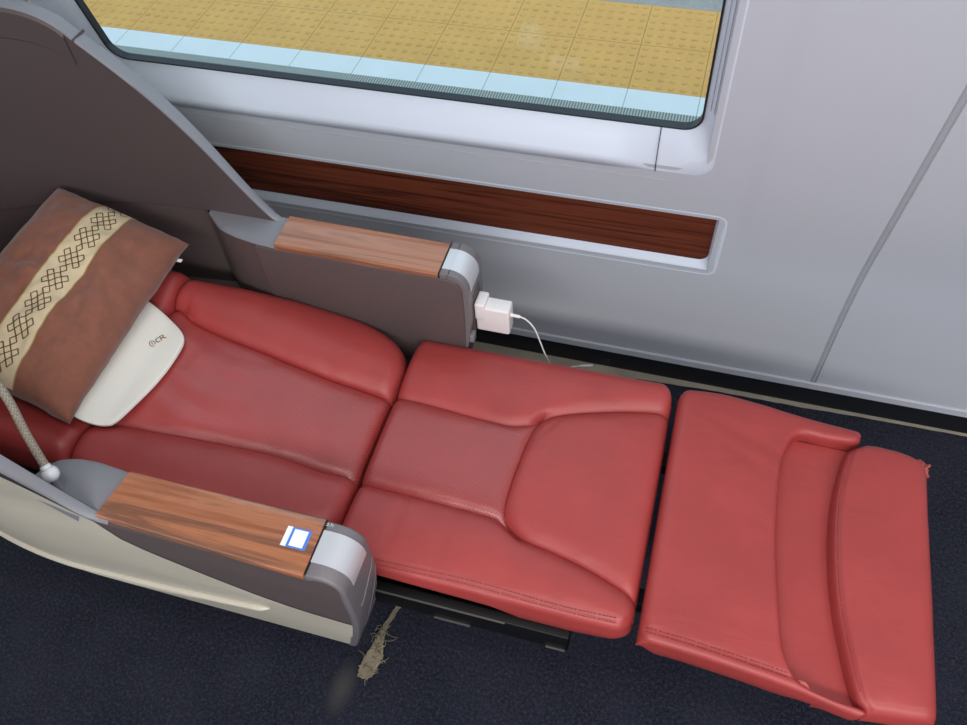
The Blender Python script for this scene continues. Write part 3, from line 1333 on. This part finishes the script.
    # side panels
    if side > 0:
        prf = [(-.80, .34), (-.392, .34), (-.385, .42), (-.3815, .50), (-.381, .56)] + [(-.381 - .03 + .03 * math.cos(t), .575 + .03 * math.sin(t)) for t in [PI / 2 * k / 6 for k in range(7)]] + [(-.80, .607)]
        Geo().prism(prf, 1, .981, 1.0655, .002).build('side_panel', M['arm_side'], a, sharp=30)
        g = Geo()
        g.box((xf - .006, 1.004, .440), (xf + .0018, 1.050, .548), .003)
        op = g.build('socket_plate', M['shell_in'], a, sharp=30)
        g = Geo()
        g.box((xf + .0012, 1.012, .452), (xf + .0026, 1.020, .468), .0004)
        g.build('socket_hole', M['black'], op, smooth=False)
        Geo().box((xf - .012, .988, .425), (xf + .001, 1.006, .446), .002).build('cover_flap', M['shell_rim'], a)
    return a


arm_far = arm(+1)
arm_near = arm(-1)

# near outer side: dark upper panel above a cream shell
def path(x):
    """inward offset of the shell plan at x"""
    return 0 if x > -.94 else 1.0 - math.sqrt(1.0 - (x + .94) ** 2)


def y_o(z):
    return float(np.interp(z, [.24, .25, .28, .35, .45, .55, .62, .75, 1.1], [.410, .405, .400, .390, .380, .377, .3795, .3645, .358]))


ztop_raw = smooth_curve([-1.5, -1.3, -1.17, -1.105, -1.066, -.977, -.906, -.785, -.70], [1.05, 1.048, 1.033, 1.008, .968, .872, .784, .6125, .60])


def ztop(x):
    return max(.612, ztop_raw(x)) if x < -.785 else .612


# cream top line (x -> z): falls along the rim of the wing, then sweeps below the arm
zc_ = smooth_curve([-1.5, -.84, -.80, -.77, -.73, -.68, -.63, -.57, -.51, -.44, -.40], [.66, .62, .588, .567, .543, .516, .492, .468, .452, .442, .440])


def zc(x):
    return zc_(x) if x > -.80 else zc_(-.80) + (ztop(x) - ztop(-.80)) + .019 * sst(-.80, -.86, x)


def xend(z):
    return float(np.interp(z, [.24, .28, .35, .42, .49, .56, .575, .59, .60, .608], [-.435, -.424, -.405, -.389, -.379, -.379, -.381, -.387, -.393, -.402]))


xs = [-1.5 + (1.5 - .430) * i / 70 for i in range(71)]
zb = lambda x: .25
rows = []
for i in range(71):
    t = i / 70
    xa = -1.45 + (1.45 - .420) * t
    a, b = zb(xa), zc(xa)
    row = []
    for k in range(17):
        z = a + (b - a) * k / 16
        x = -1.45 + (xend(z) - .006 + 1.45) * t
        row.append((x, y_o(z) + path(x) - .0012 - .004 * sst(.60, .70, z) * sst(-.80, -1.0, x), z))
    rows.append(row)
g = Geo().grid(rows)
g.grid([[r[0] for r in rows], [(r[0][0], r[0][1] + .004, r[0][2] - .004) for r in rows], [(r[0][0], r[0][1] + .03, r[0][2] - .004) for r in rows]])
r = rows[-1]
g.grid([[p for p in r], [(p[0], p[1] + .02, p[2]) for p in r]])
shell_c = g.build('outer_shell', M['cream'], seat, sharp=60)
rows = []
for i in range(47):
    t = i / 46
    row = []
    x0_ = -.82 + (.82 - .40) * t
    a = max(.24, min(.60, zc(x0_) - .012))
    for k in range(13):
        z = a + (.608 - a) * k / 12
        x = -.82 + (xend(z) + .82) * t
        row.append((x, y_o(z) + path(x), z))
    rows.append(row)
g = Geo().grid(rows)
g.grid([[r[-1] for r in rows], [(r[-1][0], r[-1][1] + .03, r[-1][2]) for r in rows]])
g.grid([rows[-1], [(p[0], p[1] + .06, p[2]) for p in rows[-1]]])
g.build('side_panel', M['arm_side'], arm_near, sharp=50)
g = Geo().grid([[(-.80, .4655, .34), (-.80, .4655, .607)], [(-.40, .4655, .34), (-.40, .4655, .607)]])
g.grid([[(-.80, .4655, .34), (-.40, .4655, .34)], [(-.80, .415, .34), (-.40, .415, .34)]])
g.build('inner_panel', M['arm_side'], arm_near, smooth=False)
# protruding lip low on the cream shell
lz = smooth_curve([-1.35, -1.2, -1.1, -.95, -.8, -.65, -.545], [.335, .315, .315, .325, .345, .375, .402])
pts, rad = [], []
for i in range(50):
    x = -1.33 + (1.33 - .548) * i / 49
    pts.append((x, y_o(lz(x)) + path(x) - .002, lz(x)))
    e = (x + .548) / -.02
    rad.append(.0075 * (math.sqrt(max(.02, 1 - (1 - min(1, e)) ** 2))))
g = Geo().tube(pts, rad, 12, flat=.8)
g.build('shell_lip', M['cream'], shell_c, sharp=0)
# second low moulding behind it
pts = [(x, y_o(lz(x) - .03) + path(x) - .001, lz(x) - .032) for x in [-1.0 + .33 * i / 20 for i in range(21)]]
Geo().tube(pts, [.001 + .005 * math.sin(PI * min(1, (i + .5) / 20)) ** .5 for i in range(21)], 10).build('shell_moulding', M['cream'], shell_c, sharp=0)
# dark underside closing the near shell
g = Geo().grid([[(x, y_o(.25) + path(x) + .01, .249), (x, .56, .249)] for x in xs])
g.build('underside', M['black_metal'], seat, smooth=False)

# ---- privacy shell: wings on both sides joined behind the head
def wing_sections():
    """U-shaped path: list of (x, y, nx, ny, zt, shelf) with n pointing outwards"""
    far = []
    for i in range(61):
        x = -.757 - (1.45 - .757) * i / 60
        far.append(x)
    out = []
    for x in far:
        p = path(x)
        y = 1.052 - p
        sl = 0 if x > -.94 else (x + .94) / math.sqrt(1 - (x + .94) ** 2)
        nrm = Vector((sl, 1, 0)).normalized()
        out.append((x, y, nrm.x, nrm.y, ztop(x)))
    x_l, y_l = out[-1][0], out[-1][1]
    back = []
    for k in range(1, 20):
        t = k / 20
        ang = PI * t
        yy = YC + (y_l - YC) * math.cos(ang)
        xx = x_l - .14 * math.sin(ang) ** .7
        nrm = Vector((-math.sin(ang), math.cos(ang) * .8, 0)).normalized()
        back.append((xx, yy, nrm.x, nrm.y, 1.05))
    near = [(x, 2 * YC - y, nx, -ny, z) for x, y, nx, ny, z in reversed(out)]
    return out, back, near


far_s, back_s, near_s = wing_sections()
path_all = far_s + back_s + near_s
T = .030
# inner lining
rows = []
for x, y, nx, ny, zt in path_all:
    c = []
    zb_ = .612
    for k in range(11):
        z = zb_ + (zt - .004 - zb_) * k / 10
        lean = .010 * ((z - .61) / .45)
        c.append((x + nx * lean, y + ny * lean, z))
    rows.append(c)
lining = Geo().grid(rows).build('shell_lining', M['shell_in'], seat, sharp=50)
# rim: rounded edge strip running round the top
rows = []
for x, y, nx, ny, zt in path_all:
    lean = .010 * ((zt - .61) / .45)
    tw = .018 + .012 * sst(-.78, -1.0, x)
    bx, by = x + nx * lean, y + ny * lean
    if zt <= .6121:
        tw = .017
    rows.append([(bx, by, zt - .006), (bx + nx * .001, by + ny * .001, zt - .001), (bx + nx * .004, by + ny * .004, zt + .001), (bx + nx * (tw - .004), by + ny * (tw - .004), zt + .001), (bx + nx * tw, by + ny * tw, zt - .003), (bx + nx * tw, by + ny * tw, zt - .05)])
Geo().grid(rows).build('shell_rim', M['shell_rim'], seat, sharp=50)
# outer skin of the wings above the arm (far side and back; near side sits over the cream shell)
rows = []
for x, y, nx, ny, zt in far_s + back_s:
    tw = .029 if zt > .6121 else .0165
    rows.append([(x + nx * tw, y + ny * tw, z) for z in [.30 + (max(.55, zt - .02) - .30) * k / 6 for k in range(7)]])
Geo().grid(rows).build('outer_skin', M['cream'], seat, sharp=60)
# cap band on the head end of the wing
rows = []
for x, y, nx, ny, zt in far_s:
    if x > -1.075:
        continue
    dd = .004
    rows.append([(x - nx * dd * k + nx * .008, y - ny * dd * k + ny * .008, z) for k, z in ((0, zt - .062), (1, zt - .058), (1, zt - .008), (0, zt - .003))])
Geo().grid(rows).build('head_band', M['shell_in'], lining, sharp=30)
i0 = next(i for i, s_ in enumerate(far_s) if s_[0] < -1.066)
x, y, nx, ny, zt = far_s[i0]
g = Geo().box((x - .0008, y + .006, zt - .004), (x + .0008, y + .041, zt + .0014), .0002)
g.build('rim_joint', M['shell_in'], seat, smooth=False)

# shelf between the wing and the seat, with a curved inner edge dropping down
def shelf_in(x, near):
    if near:
        return float(np.interp(x, [-.94, -.925, -.918, -.909, -.894, -.866, -.832, -.784, -.75], [.002, .008, .030, .054, .067, .075, .077, .073, .0695]))
    return float(np.interp(x, [-.94, -.925, -.912, -.895, -.879, -.846, -.80, -.75], [.002, .012, .025, .038, .047, .057, .065, .069]))


def shelf(secs, near):
    rows, drop = [], []
    for x, y, nx, ny, zt in secs:
        w = shelf_in(x, near)
        if x < -.94:
            drop.append([(x + nx * .006, y + ny * .006, .614), (x + nx * .008, y + ny * .008, .55), (x + nx * .006, y + ny * .006, .45), (x + nx * .004, y + ny * .004, .34)])
            continue
        rows.append([(x + nx * .004, y + ny * .004, .6125), (x - nx * w * .5, y - ny * w * .5, .6125), (x - nx * w * .93, y - ny * w * .93, .612), (x - nx * w, y - ny * w, .608)])
        drop.append([(x - nx * w, y - ny * w, .608), (x - nx * (w + .001), y - ny * (w + .001), .55), (x - nx * (w + .002), y - ny * (w + .002), .45), (x - nx * (w + .002), y - ny * (w + .002), .34)])
    return rows, drop


for secs in (far_s, near_s):
    rows, drop = shelf(secs, secs is near_s)
    sh = Geo().grid(rows).build('arm_shelf', M['shell_rim'], seat, sharp=50)
    Geo().grid(drop).build('inner_skirt', M['arm_side'], seat, sharp=60)
rows = [[(x, y, .62), (x, y, .48), (x, y, .36)] for x, y, nx, ny, zt in [far_s[-1]] + back_s + [near_s[0]]]
Geo().grid(rows).grid([[(-1.40, .56, .42), (-1.40, .89, .42)], [(-1.2, .44, .42), (-1.2, 1.01, .42)], [(-.90, .41, .42), (-.90, 1.04, .42)]]).build('back_lining', M['shell_in'], seat, sharp=60)
# small icon printed on the near arm cap
g = Geo()
ix, iy, iz = -.424, .4605, .6172
def bar(p, q, w=.0009):
    p, q = Vector(p), Vector(q)
    t = (q - p).normalized()
    n_ = Vector((-t.y, t.x, 0)) * w / 2
    g.add([p + n_, q + n_, q - n_, p - n_], [(0, 1, 2, 3)])
s = .0022
for a, b in (((-2, -1), (-2, 1.2)), ((-3, .6), (-1, .2)), ((-3, -1), (-1, -.9)), ((.3, -1.2), (.3, 1.5)), ((.3, .4), (2.2, .4)), ((1.4, .4), (1.9, -1.2))):
    bar((ix + a[0] * s, iy + a[1] * s, iz), (ix + b[0] * s, iy + b[1] * s, iz))
capn = [c for c in arm_near.children if c.name.startswith('front_cap')][0]
g.build('printed_icon', M['white_mark'], capn, smooth=False)

# ---- reading lamp stalk with white knob, fixed to the near wing
rl = bpy.data.objects.new('reading_light', None)
link(rl, seat)
neck = catmull([(-.868, .4235, .662), (-.897, .449, .702), (-.93, .482, .752), (-.985, .515, .805), (-1.06, .53, .86), (-1.15, .51, .90), (-1.22, .465, .92)], 8)
Geo().tube(neck, .0068, 12, flat=.75).build('flexible_neck', M['braid'], rl, sharp=0)
g = Geo().ball((-.862, .4185, .652), .0135, sc=(1, 1, .95))
g.tube([(-.865, .421, .660), (-.869, .4245, .665)], [.0095, .0075], 14)
k_ = g.build('lamp_head', M['lamp_white'], rl, sharp=0)
k_['label'] = 'round white knob'
Geo().tube([(-.861, .416, .642), (-.859, .411, .612)], .006, 12).build('lamp_base', M['shell_rim'], rl)

# ------------------------------------------------------------------ pillow
TL, TR, BR = Vector((-1.227, 1.002, .668)), Vector((-.943, .983, .585)), Vector((-.953, .541, .563))
BL = TL + BR - TR
PC = (TL + TR + BR + BL) / 4
eu = (TR - TL) / 2
ev = (BR - TR) / 2
en = eu.cross(ev).normalized()
if en.z < 0:
    en = -en
pil = thing('throw_pillow', 'brown cloth pillow with a beige patterned band, leaning at the head end of the seat', 'pillow', tuple(PC - en * .05))


def pil_pt(u, v, side, lift=0.0):
    """u,v in [-1,1]; side +1 top"""
    au, av = abs(u), abs(v)
    ear = .03 * (au ** 9) * (av ** 9)
    pu = u * (.96 - .02 * (1 - av ** 2) + ear * .4)
    pv = v * (.965 - .02 * (1 - au ** 2) + ear * .35)
    h = (.066 if side > 0 else .020) * max(0, (1 - au ** 3)) ** .5 * max(0, (1 - av ** 3.6)) ** .5
    edge = (1 - au ** 4) * (1 - av ** 4)
    nn = .011 * fbm(u * 2.2 + 4, v * 2.6, side * 3) + .005 * fbm(u * 6, v * 5, side)
    wr = 0
    if side > 0:
        wr -= .007 * math.exp(-((v + .72 + .25 * (u + .7)) / .06) ** 2) * sst(.0, -.6, u)
        wr -= .007 * math.exp(-((v - .0 + .2 * (u + .8)) / .05) ** 2) * sst(-.45, -.9, u)
        wr -= .007 * math.exp(-((v + .15 - .6 * (u - .6)) / .06) ** 2) * sst(.35, .7, u) * sst(.95, .8, u)
        wr -= .003 * math.exp(-((v - .35 + .3 * (u + .8)) / .04) ** 2) * sst(-.5, -.9, u)
    pu += .018 * fbm(u * 2, v * 3.1, 9) * (au ** 3)
    pv += .014 * fbm(u * 3.1, v * 2, 5) * (av ** 3)
    k = h * side + (nn + wr) * edge * side + lift * side
    return PC + eu * pu + ev * pv + en * k


N1, N2 = 56, 72
g = Geo()
for sd in (1, -1):
    g.grid([[pil_pt(-1 + 2 * i / N1, -1 + 2 * j / N2, sd) for j in range(N2 + 1)] for i in range(N1 + 1)])
pb = g.build('cover', M['pillow'], pil, sharp=0)
bmx = bmesh.new()
bmx.from_mesh(pb.data)
bmesh.ops.remove_doubles(bmx, verts=bmx.verts, dist=1e-5)
bmesh.ops.recalc_face_normals(bmx, faces=bmx.faces)
bmx.to_mesh(pb.data)
bmx.free()
tg_ = pil_pt(1.0, -.80, 1, -.003)
Geo().box(tg_ - Vector((.001, .004, .0005)), tg_ + Vector((.009, .004, .0005)), .0002, 1).build('care_tag', M['sticker_white'], pil, smooth=False)
# band across the middle
BU0, BU1 = -.20, .25
g = Geo().grid([[pil_pt(BU0 + (BU1 - BU0) * i / 14, -.985 + 1.97 * j / 90, 1, .0018 if 0 < i < 14 else .0004) for j in range(91)] for i in range(15)])
band = g.build('patterned_band', M['band'], pil, sharp=0)
band['label'] = 'beige woven band with a lattice of brown squares'
for ub in (BU0, BU1):
    Geo().tube([pil_pt(ub, -.98 + 1.96 * j / 80, 1, .0012) for j in range(81)], .0011, 6).build('band_edge', M['band_edge'], band, sharp=0)
# lattice of squares: a pinwheel of cells, linked by single cells
lenU, lenV = eu.length, ev.length
CELL = .0122
cells = [(0, 0), (1, 0), (0, 1), (1, 1), (0, -1), (2, 1), (1, 2), (-1, 0), (2, -1)]
edges = set()
for rep in range(-5, 6):
    for (a, b) in cells:
        a, b = a + 3 * rep, b - 3 * rep
        for e in (((a, b), (a + 1, b)), ((a, b + 1), (a + 1, b + 1)), ((a, b), (a, b + 1)), ((a + 1, b), (a + 1, b + 1))):
            edges.add(e)
uc = (BU0 + BU1) / 2


def band_uv(a, b):
    a, b = a - 1.0, b - 1.0
    along = (a - b) / math.sqrt(2) * CELL
    across = (a + b) / math.sqrt(2) * CELL * .74
    return uc + across / lenU / .9, -along / lenV / .93 + .03


g = Geo()
for (p, q) in edges:
    pts = []
    for t in (0, .5, 1):
        u, v = band_uv(p[0] + (q[0] - p[0]) * t, p[1] + (q[1] - p[1]) * t)
        pts.append((u, v))
    if any(abs(v) > .965 for u, v in pts):
        continue
    g.tube([pil_pt(u, v, 1, .0020) for u, v in pts], .0013, 5, flat=.4)
g.build('lattice_pattern', M['band_line'], band, sharp=0)

# ------------------------------------------------------------------ white head cover
def on_inc(x, y, lift):
    return Vector((x, y, zback(x) + lift))


hc_out = [(-1.025, .860), (-.984, .848), (-.944, .836), (-.911, .819), (-.894, .802), (-.888, .777), (-.889, .722), (-.901, .647), (-.913, .594), (-.929, .579), (-.963, .571), (-.992, .577), (-1.025, .585)]
hc = thing('headrest_cover', 'white leatherette head cover with a small gold brown emblem, tucked under the brown pillow', 'headrest cover', (-1.03, .74, zback(-1.03) + .02))
poly = catmull([(x, y, 0) for x, y in hc_out + hc_out[:1]], 8)[:-1]
cxm, cym = -.965, .72


def hz(x, y):
    return zback(x) + .0175 + .004 * math.sin((y - .58) / .31 * PI) + .020 * sst(-.925, -.985, x) + .010 * sst(.70, .575, y)


V, F = [], []
K = [.02, .12, .22, .32, .42, .52, .62, .71, .79, .86, .92, .965, 1.0]
n = len(poly)
for s_ in K:
    for p in poly:
        x, y = cxm + (p.x - cxm) * s_, cym + (p.y - cym) * s_
        V.append((x, y, hz(x, y) - (.002 if s_ == 1 else 0)))
for s_ in (1.0, .5):
    for p in poly:
        x, y = cxm + (p.x - cxm) * s_, cym + (p.y - cym) * s_
        V.append((x, y, hz(x, y) - .006))
R_ = len(K) + 2
for i in range(0, R_ - 1):
    for k in range(n):
        F.append((i * n + k, i * n + (k + 1) % n, (i + 1) * n + (k + 1) % n, (i + 1) * n + k))
for k in range(n):
    F.append((k, (k + 1) % n, n + (k + 1) % n, n + k)) if False else None
F = [f for f in F if f]
F.append(tuple(range(0, n)))
F.append(tuple(range((R_ - 1) * n, R_ * n))[::-1])
mk('cover_pad', V, F, M['pad'], hc, True, 50)
# emblem: ring with an upright stroke, then slanted C and R
g = Geo()
E0 = Vector((-.9346, .7755, 0))
ex = Vector((.366, .93, 0)).normalized()      # reading direction (towards the window)
ey = Vector((-ex.y, ex.x, 0))


def estroke(pts, w=.0009, closed=False):
    P = []
    for a, b in pts:
        q = E0 + ex * (a + b * .22) * .0014 + ey * b * .0014
        P.append(Vector((q.x, q.y, hz(q.x, q.y) + .0010)))
    g.tube(P, w, 6, flat=.5)


estroke([(3.6 * math.cos(t * PI / 12) - 6, 3.8 * math.sin(t * PI / 12)) for t in range(-3, 20)], .0008)
estroke([(-6, -1.6), (-6, 1.8), (-7, 1.0)], .0007)
estroke([(6.2, 2.6), (3.6, 3.0), (1.0, 2.4), (.2, 0), (1.0, -2.4), (3.6, -3.0), (4.6, -2.8)], .0010)
estroke([(7.0, -3.2), (7.6, 3.0), (11.4, 3.0), (12.6, 1.6), (11.0, .1), (7.4, 0)], .0010)
estroke([(9.6, 0), (12.6, -3.2), (14.4, -3.2)], .0010)
g.build('emblem', M['gold'], hc, sharp=0)

# ------------------------------------------------------------------ sticker on the near arm (code left out)
stk = thing('sticker', 'small white label with a blue frame stuck on the wood top of the aisle-side armrest', 'sticker', (-.464, .427, .6202))


def quad(name, pts, mat, z, par, th=.0003):
    g = Geo()
    A = [(x, y, z) for x, y in pts]
    B = [(x, y, z + th) for x, y in pts]
    g.add(A + B, [(3, 2, 1, 0), (4, 5, 6, 7), (0, 1, 5, 4), (1, 2, 6, 5), (2, 3, 7, 6), (3, 0, 4, 7)])
    return g.build(name, mat, par, smooth=False)


sx0, sx1, sy0, sy1 = -.4835, -.4445, .4110, .4425
quad('backing', [(sx0, sy0), (sx1, sy0), (sx1, sy1), (sx0, sy1)], M['sticker_white'], .6202, stk)
quad('blue_frame', [(sx0 + .0085, sy0), (sx1, sy0), (sx1, sy1), (sx0 + .0085, sy1)], M['sticker_blue'], .6204, stk)
quad('white_field', [(sx0 + .0125, sy0 + .0024), (sx1 - .0048, sy0 + .0024), (sx1 - .0048, sy1 - .0024), (sx0 + .0125, sy1 - .0024)], M['sticker_white'], .6206, stk)

# ------------------------------------------------------------------ charger and cable
ch = thing('power_adapter', 'white square power adapter plugged into the front end of the window-side armrest', 'charger', (-.33, 1.025, .45))
g = Geo().box((-.3660, 1.003, .4505), (-.2985, 1.037, .5185), .005, 4)
body = g.build('body', M['white_plastic'], ch, sharp=40)
g = Geo().box((-.3670, 1.0005, .484), (-.3460, 1.0395, .5285), .004, 4)
g.build('plug_head', M['white_plastic'], ch, sharp=40)
cb = thing('charging_cable', 'thin white charging cable hanging from the power adapter down to the floor behind the seat', 'cable', (-.22, 1.15, 0))
g = Geo().tube([(-.2985, 1.018, .497), (-.2955, 1.018, .497), (-.294, 1.018, .4965), (-.281, 1.018, .4955), (-.279, 1.018, .495)], [.0046, .0046, .0036, .0034, .0018], 14)
g.build('connector', M['white_plastic'], cb, sharp=40)
pts = catmull([(-.282, 1.018, .4957), (-.268, 1.018, .4900), (-.252, 1.019, .467), (-.241, 1.02, .430), (-.231, 1.022, .390), (-.222, 1.03, .345), (-.222, 1.06, .24), (-.235, 1.10, .12), (-.255, 1.16, .03), (-.262, 1.22, .008), (-.245, 1.270, .006), (-.220, 1.291, .0055), (-.203, 1.2975, .0055)], 8)
Geo().tube(pts, .0016, 8).build('cord', M['white_cable'], cb, sharp=0)
d = (Vector((-.158, 1.311, .0072)) - Vector((-.203, 1.2975, .0068))).normalized()
p0 = Vector((-.203, 1.2975, .0068))
g = Geo().tube([p0, p0 + d * .006, p0 + d * .012, p0 + d * .036], [.0018, .0030, .0036, .0036], 12)
g.build('connector', M['white_plastic'], cb, sharp=40)
Geo().tube([p0 + d * .036, p0 + d * .044], .0026, 10, flat=.6).build('plug_tip', M['tip_metal'], cb)

# ------------------------------------------------------------------ torn tape on the carpet
tp = thing('torn_tape', 'frayed beige strip of torn tape on the carpet below the end of the aisle-side armrest', 'tape', (-.45, .5, 0))
rnd = random.Random(11)
cl = catmull([(-.438, .590, 0), (-.447, .560, 0), (-.455, .525, 0), (-.457, .496, 0), (-.456, .466, 0), (-.460, .440, 0), (-.464, .412, 0)], 8)
rows = []
for i, p in enumerate(cl):
    t = i / (len(cl) - 1)
    w = .0055 + .012 * sst(.35, .75, t) * (1 - .5 * sst(.85, 1, t))
    row = []
    for k in range(9):
        s_ = -1 + k / 4
        jag = 1 + .35 * fbm(i * .9, 7 if s_ > 0 else 3) if abs(s_) > .7 else 1
        row.append((p.x + s_ * w * jag, p.y + .003 * fbm(k * .7, i * .5), .006 + .006 * abs(fbm(i * .35, k * .8, 4)) + .003 * sst(.4, .7, t) * abs(s_)))
    rows.append(row)
ts = Geo().grid(rows).build('strip', M['stain_tape'], tp, sharp=0)
md = ts.modifiers.new('thick', 'SOLIDIFY')
md.thickness = .0015
g = Geo()
for k in range(46):
    t = rnd.random()
    p = cl[int((.35 + .65 * t) * (len(cl) - 1))]
    a = rnd.uniform(0, 2 * PI)
    L = rnd.uniform(.010, .026)
    q0 = Vector((p.x + rnd.uniform(-.014, .014), p.y + rnd.uniform(-.01, .01), .008))
    q1 = q0 + Vector((math.cos(a) * L * .5, math.sin(a) * L * .5, rnd.uniform(.002, .009)))
    q2 = q0 + Vector((math.cos(a + .4) * L, math.sin(a + .4) * L, rnd.uniform(-.003, .004)))
    g.tube(catmull([q0, q1, q2], 3), .0006, 5)
fr = g.build('fray', M['stain_tape'], tp, sharp=0)
fr['kind'] = 'stuff'

# ------------------------------------------------------------------ light
w = bpy.data.worlds.new('sky')
scene.world = w
w.use_nodes = True
bg = w.node_tree.nodes['Background']
bg.inputs[0].default_value = (0.80, 0.91, 1.0, 1)
bg.inputs[1].default_value = 1.4


def area(name, loc, rot, sx, sy, power, col=(1, 1, 1)):
    l = bpy.data.lights.new(name, 'AREA')
    l.shape = 'RECTANGLE'
    l.size, l.size_y = sx, sy
    l.energy = power
    l.color = col
    o = bpy.data.objects.new(name, l)
    o.location = loc
    o.rotation_euler = rot
    COL.objects.link(o)
    return o


area('ceiling_light_strip', (.45, .15, 2.13), (0, 0, 0), 2.6, .30, 17, (1, .97, .94))
area('ceiling_light_strip', (.5, -1.15, 2.10), (.55, 0, 0), 3.0, .40, 70, (1, .97, .94))

vs_ = scene.view_settings
vs_.view_transform = 'Standard'
vs_.look = 'None'
vs_.gamma = 1
vs_.exposure = -0.1
